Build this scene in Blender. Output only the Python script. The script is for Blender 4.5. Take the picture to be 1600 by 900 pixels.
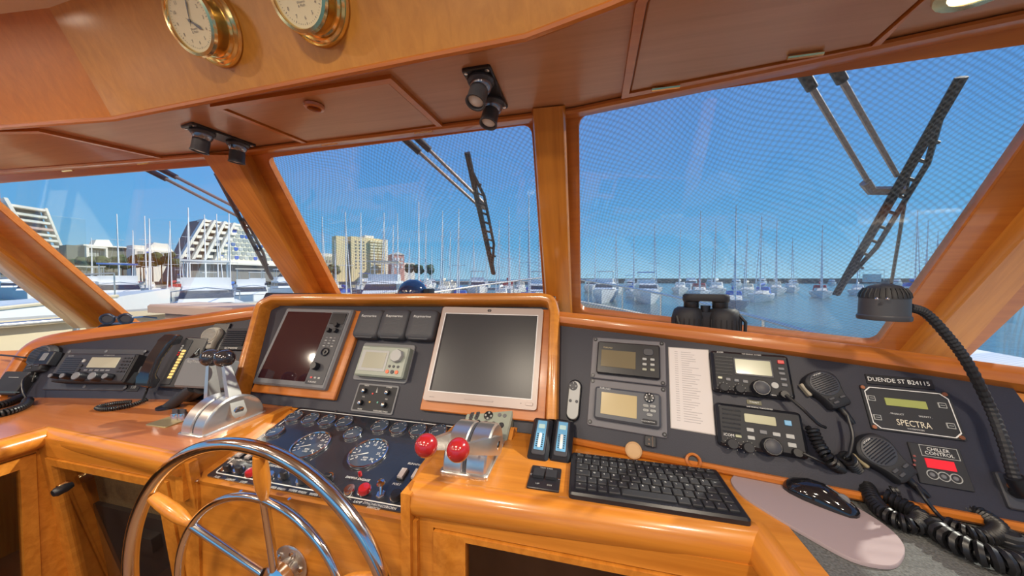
import bpy, bmesh, math, random
from math import sin, cos, tan, radians, degrees, pi, sqrt, atan2
from mathutils import Vector, Matrix, noise
random.seed(7)
for o in list(bpy.data.objects): bpy.data.objects.remove(o)
SC = bpy.context.scene
COL = SC.collection

# ------------------------------------------------------------------ camera
# world: X starboard, Y forward, Z up, origin at the eye; the cabin floor is 1.6 m below
F = 490.0
YAW, PITCH = radians(13), radians(-1.64)
FW = Vector((-sin(YAW)*cos(PITCH), cos(YAW)*cos(PITCH), sin(PITCH)))
RT = Vector((cos(YAW), sin(YAW), 0))
UP = RT.cross(FW)
cd = bpy.data.cameras.new('camera')
cam = bpy.data.objects.new('camera', cd); COL.objects.link(cam)
cd.sensor_width = 36; cd.lens = F/1600*36; cd.clip_start = .02; cd.clip_end = 5000
cam.matrix_world = Matrix((RT, UP, -FW)).transposed().to_4x4()
SC.camera = cam

# ------------------------------------------------------------------ world, sun, exposure
SUN_AZ, SUN_EL = radians(64), radians(38)
w = bpy.data.worlds.new('sky'); SC.world = w; w.use_nodes = True
nt = w.node_tree; nt.nodes.clear()
out = nt.nodes.new('ShaderNodeOutputWorld'); bg = nt.nodes.new('ShaderNodeBackground')
tc = nt.nodes.new('ShaderNodeTexCoord'); sx = nt.nodes.new('ShaderNodeSeparateXYZ'); rp = nt.nodes.new('ShaderNodeValToRGB')
nt.links.new(tc.outputs['Generated'], sx.inputs[0]); nt.links.new(sx.outputs['Z'], rp.inputs[0])
el = rp.color_ramp.elements
el[0].position = 0.0; el[0].color = (.30, .56, .76, 1)
el[1].position = 1.0; el[1].color = (.075, .16, .52, 1)
for p, c in ((.10, (.125, .41, .74, 1)), (.30, (.095, .31, .70, 1)), (.55, (.10, .25, .64, 1))):
    e = el.new(p); e.color = c
nt.links.new(rp.outputs[0], bg.inputs[0]); bg.inputs[1].default_value = 1.25
nt.links.new(bg.outputs[0], out.inputs[0])
sd = bpy.data.lights.new('sun', 'SUN'); sd.energy = 5.0; sd.angle = radians(.6); sd.color = (1, .93, .80)
sun = bpy.data.objects.new('sun', sd); COL.objects.link(sun)
sdir = Vector((sin(SUN_AZ)*cos(SUN_EL), cos(SUN_AZ)*cos(SUN_EL), sin(SUN_EL)))
sun.rotation_euler = sdir.to_track_quat('Z', 'Y').to_euler(); sun.location = (3, 4, 5)
vs = SC.view_settings
vs.view_transform = 'Standard'; vs.look = 'None'; vs.gamma = 1; vs.exposure = 0.0; vs.use_curve_mapping = False

# ------------------------------------------------------------------ pixels and planes
def ray(px): return FW + RT*((px[0]-800)/F) - UP*((px[1]-450)/F)
def cr(x0, y0, s): return lambda x, y: (x0+x*s, y0+y*s)
ZV = Vector((0, 0, 1))
class Plane:
    def __init__(s, o, yaw=0, el=90, R=None, U=None):
        y, e = radians(yaw), radians(el)
        s.o = Vector(o)
        s.R = R or Vector((cos(y), -sin(y), 0))
        s.U = U or (Vector((sin(y), cos(y), 0))*cos(e) + ZV*sin(e))
        s.N = s.R.cross(s.U).normalized()
    def at(s, px, off=0):
        d = ray(px); q = s.o + s.N*off
        return d*(q.dot(s.N)/d.dot(s.N))
    def l(s, px, off=0):
        q = s.at(px, off)-s.o; return Vector((q.dot(s.R), q.dot(s.U), q.dot(s.N)))
    def w(s, x, y, z=0): return s.o+s.R*x+s.U*y+s.N*z
    def mat(s, o=None):
        m = Matrix((s.R, s.U, s.N)).transposed().to_4x4(); m.translation = s.o if o is None else o; return m
CT = -.45                                       # worktop height below the eye
PM = Plane((-.65, 1.0755, -.10755), 0, 61)      # middle dash
PR = Plane((-.063, .864, -.45), 9, 61.5)        # starboard dash
PL = Plane((-1.516, .841, -.45), -11, 61.5)     # port dash
PC = Plane((0, 0, CT), 0, 0)                    # worktops
PG = Plane((-.65, .887, -.448), 0, 14)          # engine gauge slope
PS = Plane((0, 0, .45), R=Vector((1, 0, 0)), U=Vector((0, -1, 0)))   # soffit, facing down
PF = Plane((-.6, .592, .45), 1.57, 115.6)       # overhead fascia
WM = Plane((-.65, 1.35, -.1), 0, 130)           # windscreen panes, raked 40 degrees
WR = Plane((-.025, .885, .45), 10, 130)
WL = Plane((-1.28, .895, .45), -4, 130)
def aty(px, Y): d = ray(px); return d*(Y/d.y)
def atd(px, dist): return ray(px)*dist          # dist along the view axis

# ------------------------------------------------------------------ materials
MATS = {}
def newmat(n):
    m = bpy.data.materials.new(n); m.use_nodes = True; MATS[n] = m
    return m, m.node_tree, m.node_tree.nodes['Principled BSDF']
def mat(n, c, rough=.5, metal=0, coat=0, emit=None, es=0, spec=.5, var=0, vs_=40, bump=0, trans=0):
    if n in MATS: return MATS[n]
    m, t, b = newmat(n)
    b.inputs['Base Color'].default_value = (*c, 1); b.inputs['Roughness'].default_value = rough
    b.inputs['Metallic'].default_value = metal; b.inputs['Coat Weight'].default_value = coat
    b.inputs['Coat Roughness'].default_value = .06; b.inputs['Specular IOR Level'].default_value = spec
    if emit: b.inputs['Emission Color'].default_value = (*emit, 1); b.inputs['Emission Strength'].default_value = es
    if var or bump:
        co = t.nodes.new('ShaderNodeTexCoord'); nz = t.nodes.new('ShaderNodeTexNoise')
        nz.inputs['Scale'].default_value = vs_; nz.inputs['Detail'].default_value = 3
        t.links.new(co.outputs['Object'], nz.inputs['Vector'])
        if var:
            mx = t.nodes.new('ShaderNodeMix'); mx.data_type = 'RGBA'
            mx.inputs['A'].default_value = (*[x*(1-var) for x in c], 1); mx.inputs['B'].default_value = (*[min(1, x*(1+var)) for x in c], 1)
            t.links.new(nz.outputs['Fac'], mx.inputs['Factor']); t.links.new(mx.outputs['Result'], b.inputs['Base Color'])
        if bump:
            bp = t.nodes.new('ShaderNodeBump'); bp.inputs['Strength'].default_value = bump; bp.inputs['Distance'].default_value = .002
            t.links.new(nz.outputs['Fac'], bp.inputs['Height']); t.links.new(bp.outputs[0], b.inputs['Normal'])
    return m
def wood(n, dark, light, axis='X', coat=.5, rough=.32, sc=1.0):
    m, t, b = newmat(n)
    co = t.nodes.new('ShaderNodeTexCoord'); mp = t.nodes.new('ShaderNodeMapping')
    s = {'X': (2.0, 45, 45), 'Y': (45, 2.0, 45), 'Z': (45, 45, 2.0)}[axis]
    mp.inputs['Scale'].default_value = tuple(v*sc for v in s)
    n1 = t.nodes.new('ShaderNodeTexNoise'); n1.inputs['Scale'].default_value = 1.0; n1.inputs['Detail'].default_value = 6; n1.inputs['Roughness'].default_value = .65; n1.inputs['Distortion'].default_value = .5
    n2 = t.nodes.new('ShaderNodeTexNoise'); n2.inputs['Scale'].default_value = 2.2; n2.inputs['Detail'].default_value = 2
    t.links.new(co.outputs['Object'], mp.inputs[0]); t.links.new(mp.outputs[0], n1.inputs['Vector']); t.links.new(co.outputs['Object'], n2.inputs['Vector'])
    r = t.nodes.new('ShaderNodeValToRGB'); r.color_ramp.elements[0].position = .3; r.color_ramp.elements[1].position = .68
    r.color_ramp.elements[0].color = (*dark, 1); r.color_ramp.elements[1].color = (*light, 1)
    t.links.new(n1.outputs['Fac'], r.inputs[0])
    mx = t.nodes.new('ShaderNodeMix'); mx.data_type = 'RGBA'; mx.blend_type = 'MULTIPLY'; mx.inputs['Factor'].default_value = .35
    g = t.nodes.new('ShaderNodeValToRGB'); g.color_ramp.elements[0].position = .35; g.color_ramp.elements[1].position = .65
    g.color_ramp.elements[0].color = (.72, .66, .6, 1); g.color_ramp.elements[1].color = (1, 1, 1, 1)
    t.links.new(n2.outputs['Fac'], g.inputs[0]); t.links.new(r.outputs[0], mx.inputs['A']); t.links.new(g.outputs[0], mx.inputs['B'])
    t.links.new(mx.outputs['Result'], b.inputs['Base Color'])
    b.inputs['Roughness'].default_value = rough; b.inputs['Coat Weight'].default_value = coat; b.inputs['Coat Roughness'].default_value = .12
    return m
def glassmat(n, tint, refl=.9, rough=0.0, ior=1.5, dirt=0):
    m, t, b = newmat(n); t.nodes.remove(b)
    o = t.nodes['Material Output']
    tr = t.nodes.new('ShaderNodeBsdfTransparent'); tr.inputs[0].default_value = (*tint, 1)
    gl = t.nodes.new('ShaderNodeBsdfGlossy'); gl.inputs['Color'].default_value = (refl, refl, refl, 1); gl.inputs['Roughness'].default_value = rough
    ge = t.nodes.new('ShaderNodeNewGeometry'); dt = t.nodes.new('ShaderNodeVectorMath'); dt.operation = 'DOT_PRODUCT'
    t.links.new(ge.outputs['Incoming'], dt.inputs[0]); t.links.new(ge.outputs['Normal'], dt.inputs[1])
    def mth(op, x, y=None):
        n_ = t.nodes.new('ShaderNodeMath'); n_.operation = op
        for i_, q in enumerate((x, y)):
            if q is None: continue
            if isinstance(q, (int, float)): n_.inputs[i_].default_value = q
            else: t.links.new(q, n_.inputs[i_])
        return n_
    r0 = ((ior-1)/(ior+1))**2
    ab = mth('ABSOLUTE', dt.outputs['Value']); iv = mth('SUBTRACT', 1.0, ab.outputs[0]); pw = mth('POWER', iv.outputs[0], 5.0)
    ml = mth('MULTIPLY', pw.outputs[0], 1-r0); fr = mth('ADD', ml.outputs[0], r0)
    mx = t.nodes.new('ShaderNodeMixShader')
    t.links.new(fr.outputs[0], mx.inputs[0]); t.links.new(tr.outputs[0], mx.inputs[1]); t.links.new(gl.outputs[0], mx.inputs[2])
    t.links.new(mx.outputs[0], o.inputs[0])
    return m
def screenmat(n, pitch=.011):
    """woven sun screen: threads with round holes, a little slack in the cloth"""
    m, t, b = newmat(n); o = t.nodes['Material Output']
    b.inputs['Base Color'].default_value = (.26, .31, .37, 1); b.inputs['Roughness'].default_value = .8
    co = t.nodes.new('ShaderNodeTexCoord'); nz = t.nodes.new('ShaderNodeTexNoise'); nz.inputs['Scale'].default_value = 3.2; nz.inputs['Detail'].default_value = 0
    sb = t.nodes.new('ShaderNodeVectorMath'); sb.operation = 'SUBTRACT'; sb.inputs[1].default_value = (.5, .5, .5)
    sc = t.nodes.new('ShaderNodeVectorMath'); sc.operation = 'SCALE'; sc.inputs['Scale'].default_value = .11
    ad = t.nodes.new('ShaderNodeVectorMath'); ad.operation = 'ADD'
    rt = t.nodes.new('ShaderNodeMapping'); rt.inputs['Rotation'].default_value = (0, 0, radians(32))
    t.links.new(co.outputs['Object'], nz.inputs['Vector']); t.links.new(nz.outputs['Color'], sb.inputs[0]); t.links.new(sb.outputs[0], sc.inputs[0])
    t.links.new(co.outputs['Object'], ad.inputs[0]); t.links.new(sc.outputs[0], ad.inputs[1]); t.links.new(ad.outputs[0], rt.inputs[0])
    vo = t.nodes.new('ShaderNodeTexVoronoi'); vo.inputs['Scale'].default_value = 1/pitch; vo.inputs['Randomness'].default_value = 0; vo.voronoi_dimensions = '2D'
    t.links.new(rt.outputs[0], vo.inputs['Vector'])
    r = t.nodes.new('ShaderNodeMapRange'); r.inputs['From Min'].default_value = .25; r.inputs['From Max'].default_value = .6
    r.inputs['To Min'].default_value = .02; r.inputs['To Max'].default_value = .42
    t.links.new(vo.outputs['Distance'], r.inputs['Value'])
    tr = t.nodes.new('ShaderNodeBsdfTransparent'); mx = t.nodes.new('ShaderNodeMixShader')
    t.links.new(r.outputs[0], mx.inputs[0]); t.links.new(tr.outputs[0], mx.inputs[1]); t.links.new(b.outputs[0], mx.inputs[2]); t.links.new(mx.outputs[0], o.inputs[0])
    return m
WD = ((.50, .165, .016), (.70, .275, .036))
W_X = wood('varnished wood lengthwise', *WD, 'X'); W_Y = wood('varnished wood fore and aft', *WD, 'Y'); W_Z = wood('varnished wood upright', *WD, 'Z')
W_F = wood('honey veneer', (.50, .21, .03), (.62, .28, .045), 'Z', coat=.25, rough=.4)
W_G = wood('deep honey veneer', (.50, .165, .014), (.62, .22, .022), 'Z', coat=.25, rough=.4)
W_T = wood('rosy varnished top', (.42, .13, .035), (.54, .19, .055), 'X', coat=.9, rough=.28)
W_S = wood('soffit veneer', (.42, .195, .085), (.52, .25, .12), 'X', coat=.35, rough=.35)
W_R = wood('reddish moulding', (.46, .13, .018), (.58, .19, .028), 'X')
DASH = mat('slate dash vinyl', (.030, .031, .047), .45, spec=.35, var=.12, vs_=300, bump=.1)
BLACK = mat('black plastic', (.014, .015, .02), .35)
SOFTB = mat('soft black plastic', (.022, .023, .028), .6)
RUBB = mat('black rubber cord', (.012, .012, .014), .38)
DGREY = mat('dark grey plastic', (.055, .057, .068), .45)
MGREY = mat('mid grey plastic', (.17, .175, .19), .45)
LGREY = mat('light grey plastic', (.42, .43, .42), .4)
GREEN = mat('grey green housing', (.33, .37, .31), .38)
SILVER = mat('pinkish silver bezel', (.45, .375, .345), .35, metal=.1)
WHITE = mat('white print', (.82, .82, .80), .5)
PAPER = mat('paper', (.74, .69, .67), .7)
INK = mat('grey ink', (.20, .19, .20), .7)
CHROME = mat('polished steel', (.74, .72, .70), .12, metal=1)
BRUSH = mat('brushed alloy', (.66, .65, .63), .28, metal=.9)
BRASS = mat('brass', (.84, .66, .33), .18, metal=1)
RED = mat('red knob plastic', (.38, .016, .02), .18, coat=.6)
REDL = mat('red button', (.62, .03, .03), .3)
ORANGE = mat('orange button', (.78, .16, .06), .4)
BLUEB = mat('blue button', (.16, .42, .68), .35)
LCD = mat('olive display', (.34, .35, .21), .25, coat=.3)
LCDG = mat('grey display', (.42, .42, .33), .2, coat=.3)
LCDA = mat('amber display', (.56, .45, .24), .2, coat=.3)
LCDD = mat('dim brown display', (.20, .165, .10), .12, coat=.5)
LCDY = mat('green yellow display', (.36, .40, .12), .35)
SCR = mat('dark monitor panel', (.035, .036, .042), .33, var=.25, vs_=900)
SCR2 = mat('maroon radar glass', (.035, .012, .016), .06, coat=.6)
GLASSB = mat('gauge glass face', (.055, .075, .11), .12, coat=.6)
CARPET = mat('grey carpet', (.12, .125, .125), .95, var=.85, vs_=260, bump=1.0)
PAD = mat('mauve mouse mat', (.36, .285, .30), .75)
CREAM = mat('cream gelcoat', (.72, .62, .44), .4)
GEL = mat('white gelcoat', (.80, .81, .80), .35)
HEAD = mat('beige headliner', (.66, .56, .46), .7)
DIAL = mat('ivory dial', (.66, .60, .42), .45)
GLASS = glassmat('window glass', (.96, .98, .97), .85)
DOORG = glassmat('smoked door glass', (.86, .82, .78), .9, ior=1.5)
SCREEN = screenmat('sun screen weave')

# ------------------------------------------------------------------ mesh building
class MB:
    def __init__(s): s.v = []; s.f = []
    def loops(s, ls, c0=True, c1=True, closed=False):
        n = len(ls[0]); b = len(s.v)
        for l in ls: s.v += [tuple(p) for p in l]
        m = len(ls)
        for i in range(m if closed else m-1):
            a, c = b+i*n, b+((i+1) % m)*n
            for j in range(n):
                k = (j+1) % n; s.f.append((a+j, a+k, c+k, c+j))
        if not closed:
            if c0: s.f.append(tuple(range(b+n-1, b-1, -1)))
            if c1: s.f.append(tuple(range(b+(m-1)*n, b+m*n)))
        return s
    def plate(s, cx, cy, w, h, z0, z1, r=.003, c=.001, seg=3):
        def L(w, h, r, z): return [(cx+x, cy+y, z) for x, y in rrect(w, h, max(r, 1e-5), seg)]
        c = min(c, w*.4, h*.4, abs(z1-z0)*.9)
        r = min(r, w*.49, h*.49)
        return s.loops([L(w, h, r, z0), L(w, h, r, z1-c), L(w-2*c, h-2*c, r-c, z1)])
    def box(s, x0, x1, y0, y1, z0, z1):
        return s.loops([[(x0, y0, z), (x1, y0, z), (x1, y1, z), (x0, y1, z)] for z in (z0, z1)])
    def prism(s, poly, vec):
        vec = Vector(vec)
        return s.loops([[Vector(p) for p in poly], [Vector(p)+vec for p in poly]])
    def lathe(s, prof, o=(0, 0, 0), ax=(0, 0, 1), n=24, cap=True, ring=False):
        ax = Vector(ax).normalized(); a = ax.orthogonal().normalized(); b = ax.cross(a); o = Vector(o)
        ls = [[o+ax*z+(a*cos(2*pi*k/n)+b*sin(2*pi*k/n))*max(r, 1e-5) for k in range(n)] for r, z in prof]
        return s.loops(ls, cap, cap, ring)
    def cyl(s, p, q, r, r2=None, n=12):
        p, q = Vector(p), Vector(q); h = (q-p).length
        return s.lathe([(r, 0), (r if r2 is None else r2, h)], p, q-p, n)
    def sphere(s, o, r, n=20, sc=(1, 1, 1)):
        m = max(8, n//2); ls = []
        for i in range(1, m):
            t = pi*i/m; ls.append([Vector((o[0]+r*sc[0]*sin(t)*cos(2*pi*k/n), o[1]+r*sc[1]*sin(t)*sin(2*pi*k/n), o[2]-r*sc[2]*cos(t))) for k in range(n)])
        return s.loops(ls)
    def tube(s, pts, r, n=8, closed=False, prof=None, up=None):
        pts = [Vector(p) for p in pts]; m = len(pts); ls = []; u = None
        for i, p in enumerate(pts):
            a = pts[(i-1) % m] if (closed or i > 0) else p; c = pts[(i+1) % m] if (closed or i < m-1) else p
            t = (c-a).normalized()
            if up is not None:
                side = t.cross(Vector(up)).normalized(); uu = side.cross(t).normalized()
            else:
                if u is None: u = t.orthogonal().normalized()
                u = (u-t*u.dot(t)).normalized(); uu = u; side = t.cross(uu)
            if prof:
                k = 1.0
                if 0 < i < m-1:
                    d1, d2 = (p-a).normalized(), (c-p).normalized(); k = 1/max(.6, sqrt(max(.05, (1+d1.dot(d2))/2)))
                ls.append([p+side*(x*k)+uu*y for x, y in prof])
            else:
                rr = r[i] if isinstance(r, (list, tuple)) else r
                ls.append([p+(side*cos(2*pi*j/n)+uu*sin(2*pi*j/n))*rr for j in range(n)])
        return s.loops(ls, closed=closed)
    def mesh(s, name, m, smooth=38):
        me = bpy.data.meshes.new(name); me.from_pydata([tuple(v) for v in s.v], [], s.f)
        bm = bmesh.new(); bm.from_mesh(me); bmesh.ops.recalc_face_normals(bm, faces=bm.faces); bm.to_mesh(me); bm.free()
        if smooth:
            me.shade_smooth(); me.set_sharp_from_angle(angle=radians(smooth))
        if m: me.materials.append(m)
        return me
    def build(s, name, m, parent=None, smooth=38):
        return link(name, s.mesh(name, m, smooth), parent)
def link(name, data, parent=None):
    o = bpy.data.objects.new(name, data); COL.objects.link(o)
    if parent is not None: o.parent = parent
    return o
def rrect(w, h, r, seg=3):
    p = []
    for cx, cy, a in ((w/2-r, h/2-r, 0), (-w/2+r, h/2-r, 90), (-w/2+r, -h/2+r, 180), (w/2-r, -h/2+r, 270)):
        for k in range(seg+1):
            t = radians(a+90*k/seg); p.append((cx+r*cos(t), cy+r*sin(t)))
    return p
def spline(pts, n=8):
    pts = [Vector(p) for p in pts]; out = []
    q = [pts[0]*2-pts[1]]+pts+[pts[-1]*2-pts[-2]]
    for i in range(1, len(q)-2):
        a, b, c, d = q[i-1:i+3]
        for k in range(n):
            t = k/n; out.append(.5*((2*b)+(c-a)*t+(2*a-5*b+4*c-d)*t*t+(3*b-a-3*c+d)*t**3))
    out.append(pts[-1]); return out
def coil(mb, pts, R, r, pitch, per=9, n=5):
    p = spline(pts, 24); ac = [0]
    for i in range(1, len(p)): ac.append(ac[-1]+(p[i]-p[i-1]).length)
    N = int(ac[-1]/pitch*per); hel = []; j = 0; u = None
    for k in range(N+1):
        s_ = ac[-1]*k/N
        while j < len(ac)-2 and ac[j+1] < s_: j += 1
        f = (s_-ac[j])/max(1e-9, ac[j+1]-ac[j]); q = p[j].lerp(p[j+1], f); t = (p[j+1]-p[j]).normalized()
        if u is None: u = t.orthogonal().normalized()
        u = (u-t*u.dot(t)).normalized(); v = t.cross(u); a = 2*pi*k/per
        hel.append(q+(u*cos(a)+v*sin(a))*R)
    return mb.tube(hel, r, n)
def tag(o, label=None, cat=None, group=None, kind=None):
    if label: o['label'] = label
    if cat: o['category'] = cat
    if group: o['group'] = group
    if kind: o['kind'] = kind
    return o
def struct(o, label=None): tag(o, label, None, None, 'structure'); return o
TXT = {}
def textmesh(s, h, m, italic=0, ext=.0003, width=None):
    cu = bpy.data.curves.new('lettering', 'FONT'); cu.body = s; cu.size = 1; cu.align_x = 'CENTER'; cu.align_y = 'CENTER'; cu.extrude = 0; cu.shear = italic
    cu.resolution_u = 2; cu.space_line = .9
    ob = bpy.data.objects.new('lettering', cu); COL.objects.link(ob)
    dg = bpy.context.evaluated_depsgraph_get(); me = bpy.data.meshes.new_from_object(ob.evaluated_get(dg))
    bpy.data.objects.remove(ob); bpy.data.curves.remove(cu)
    k = h/.72; kx = k
    if width and len(me.vertices):
        xs = [v.co.x for v in me.vertices]; kx = width/(max(xs)-min(xs))
    for v in me.vertices: v.co.x *= kx; v.co.y *= k; v.co.z = ext
    me.materials.clear(); me.materials.append(m); me.name = 'lettering'
    return me
class Thing:
    """an Empty lying in a plane; local x right, y up the plane, z out of it"""
    def __init__(s, name, label, cat, plane, o=None, px=None, group=None, off=0):
        s.p = plane; s.o = plane.at(px, off) if px else (Vector(o) if o is not None else plane.o)
        s.e = bpy.data.objects.new(name, None); COL.objects.link(s.e); s.e.empty_display_size = .02
        s.e.matrix_world = plane.mat(s.o); tag(s.e, label, cat, group)
    def loc(s, pw):
        q = pw-s.o; return Vector((q.dot(s.p.R), q.dot(s.p.U), q.dot(s.p.N)))
    def l(s, px, z=0):
        """pixel to local point lying z above the thing's own base plane"""
        d = ray(px); q = s.o+s.p.N*z
        return s.loc(d*(q.dot(s.p.N)/d.dot(s.p.N)))
    def rect(s, a, b, z):
        A, B = s.l(a, z), s.l(b, z); return (A.x+B.x)/2, (A.y+B.y)/2, abs(A.x-B.x), abs(A.y-B.y)
    def quad(s, q, z):
        P = [s.l(p, z) for p in q]
        return (sum(p.x for p in P)/4, sum(p.y for p in P)/4, ((P[1]-P[0]).length+(P[2]-P[3]).length)/2, ((P[3]-P[0]).length+(P[2]-P[1]).length)/2)
    def add(s, name, mb, m, parent=None, label=None, smooth=38):
        o = mb.build(name, m, parent or s.e, smooth)
        if label: o['label'] = label
        return o
    def plate(s, name, a, b, z0, z1, m, r=.003, c=.001, parent=None, label=None):
        cx, cy, w, h = s.rect(a, b, z1) if b is not None else a
        return s.add(name, MB().plate(cx, cy, w, h, z0, z1, r, c), m, parent, label)
    def knob(s, name, px, r, h, m, z0=0, r2=None, n=20, parent=None, ptr=None):
        P = s.l(px, z0+h) if len(px) == 2 else Vector(px)
        r2 = r*.9 if r2 is None else r2
        o = s.add(name, MB().lathe([(r, 0), (r, h*.75), (r2, h)], (P.x, P.y, z0), n=n), m, parent)
        return o
    def text(s, t, px, h, m=None, z=.001, width=None, italic=0, parent=None):
        P = s.l(px, z) if len(px) == 2 else Vector(px)
        me = textmesh(t, h, m or WHITE, italic, z, width)
        o = link('lettering', me, parent or s.e); o.location = (P.x, P.y, 0); return o
def screws(T, pts, z, r=.004, m=None):
    for p in pts: T.knob('screw', p, r, .0015, m or BLACK, z, n=10)

# ================================================================== the wheelhouse shell
def fillet(poly, r, seg=5):
    out = []; n = len(poly)
    for i in range(n):
        a, b, c = Vector(poly[i-1][:2]), Vector(poly[i][:2]), Vector(poly[(i+1) % n][:2])
        rr = min(r, (a-b).length*.45, (c-b).length*.45); u, v = (a-b).normalized()*rr, (c-b).normalized()*rr
        for k in range(seg+1):
            t = k/seg; out.append((b+u)*(1-t)**2 + b*2*t*(1-t) + (b+v)*t*t)
    return out
def star_ring(inner, outer, z0, z1):
    c = sum((Vector(p[:2]) for p in inner), Vector((0, 0)))/len(inner)
    angs = sorted(atan2(p[1]-c.y, p[0]-c.x) for p in list(inner)+list(outer))
    def cast(poly, a):
        d = Vector((cos(a), sin(a))); best = None
        for i in range(len(poly)):
            p, q = Vector(poly[i-1][:2])-c, Vector(poly[i][:2])-c; e = q-p; den = d.x*e.y-d.y*e.x
            if abs(den) < 1e-9: continue
            t = (p.x*e.y-p.y*e.x)/den; s = (p.x*d.y-p.y*d.x)/den
            if t > 0 and -1e-6 <= s <= 1+1e-6 and (best is None or t > best): best = t
        return c+d*best
    I = [cast(inner, a) for a in angs]; O = [cast(outer, a) for a in angs]
    P3 = lambda L, z: [(p.x, p.y, z) for p in L]
    return MB().loops([P3(O, z0), P3(O, z1), P3(I, z1), P3(I, z0)], closed=True)
def at_plane(o, pl): o.matrix_world = pl.mat(); return o
def window(idx, pl, inner_px, outer_px, top, screen, label, r=.035, t=.03):
    inner = fillet([pl.l(p) for p in inner_px], r); outer = [pl.l(p) for p in outer_px]
    for p in outer: p.y = min(p.y, top)
    o = at_plane(star_ring(inner, outer, -t, 0).build('window_%d' % idx, W_R), pl); struct(o, label)
    c = sum((Vector(p) for p in inner), Vector((0, 0)))/len(inner)
    big = [c+(Vector(p)-c)*1.012 for p in inner]
    MB().prism([(p.x, p.y, -.020) for p in big], (0, 0, .005)).build('pane', GLASS, o)
    # thin lip round the glass
    MB().tube([(p[0], p[1], -.004) for p in inner], .0045, 6, closed=True).build('glazing_bead', W_R, o)
    if screen:
        s = MB(); s.v = [(p.x, p.y, -.034) for p in big]; s.f = [tuple(range(len(big)))]
        s.build('sun_screen', SCREEN, o)['label'] = 'woven sun screen stretched outside the glass'
    return o
window(1, WM, [(413, 246), (832, 192), (851.5, 482), (537, 482)], [(372, 228), (868, 165), (886, 530), (528, 530)], .735, True, 'middle windscreen pane behind the compass')
window(2, WR, [(902, 180), (1767, -5), (1372, 541), (906, 487)], [(868, 165), (2117, -5), (1505, 566), (868, 530)], .013, True, 'starboard windscreen pane behind the binoculars')
window(3, WL, [(-48, 289), (339, 257), (500, 490), (212, 510)], [(-175, 262), (372, 236), (530, 520), (150, 526)], .013, False, 'port windscreen pane behind the telephone')
def beam(idx, pl, q, z0, z1, label, m=None):
    P = [pl.l(p) for p in q]; mb = MB()
    c = sum((Vector((p.x, p.y)) for p in P), Vector((0, 0)))/4
    L = lambda k, z: [(p.x-(p.x-c.x)*k, p.y, z) for p in P]
    mb.loops([L(0, z0), L(0, z1-.008), L(.12, z1)])
    o = at_plane(mb.build('trim_%d' % idx, m or W_Y), pl); return struct(o, label)
beam(1, WM, [(335, 234), (388, 234), (517, 482), (489, 482)], -.02, .05, 'varnished windscreen post left of the compass')
beam(2, WM, [(834, 163), (884, 158), (895, 500), (857, 503)], -.02, .05, 'varnished windscreen post right of the monitor')
beam(3, WR, [(1881, 0), (1929, 0), (1472, 560), (1404, 549)], -.02, .045, 'wide corner post behind the gooseneck lamp')
beam(4, WL, [(-114, 270), (-167, 270), (124, 504), (168, 502)], -.02, .05, 'corner post at the port end of the windscreen')
# soffit under the brow, fascia above it, headliner
TOPX = [(-3.25, .765), (-1.28, .897), (-.03, .889), (.75, .748), (1.45, .63)]
sof = MB().prism([(x, y, .45) for x, y in TOPX]+[(1.45, .10, .45), (.039, .542, .45), (-.109, .578, .45), (-1.279, .61, .45), (-3.25, .40, .45)], (0, 0, .03))
struct(sof.build('ceiling', W_S), 'wood veneered soffit over the windscreen')
struct(MB().prism([(-3.2, -3, .66), (1.35, -3, .66), (1.35, .25, .66), (.04, .46, .66), (-.11, .478, .66), (-1.268, .51, .66), (-3.2, .3, .66)], (0, 0, .03)).build('ceiling', HEAD), 'beige headliner above the fascia')
fas_b = [(-3.25, .40), (-1.279, .61), (-.109, .578), (.039, .542), (1.45, .10)]
for i in range(4):
    (xa, ya), (xb, yb) = fas_b[i], fas_b[i+1]
    d = Vector((xb-xa, yb-ya, 0)).normalized(); aft = Vector((d.y, -d.x, 0)); up = aft*sin(radians(25.6))+ZV*cos(radians(25.6))
    H = .235; a, b = Vector((xa, ya, .45)), Vector((xb, yb, .45))
    q = [a, b, b+up*H, a+up*H]
    nrm = d.cross(up)
    o = MB().prism(q, -nrm*.02 if nrm.dot(Vector((0, 1, 0))) < 0 else nrm*.02).build('wall_overhead', W_G if i == 0 else W_F); struct(o, 'honey veneer fascia over the soffit')
rim = [Vector((x, y+.006, .447)) for x, y in fas_b]
struct(MB().tube(rim, .008, 8).build('trim_5', W_R), 'reddish bead along the bottom of the fascia')
# header moulding where the soffit meets the glass
hd = [Vector((x, y-.022, .447)) for x, y in TOPX]
struct(MB().tube(hd, 0, prof=[(-.02, 0), (.02, 0), (.02, .006), (.012, .011), (-.014, .011), (-.02, .006)], up=(0, 0, -1)).build('trim_6', W_R), 'moulding along the top of the windscreen')
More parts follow.
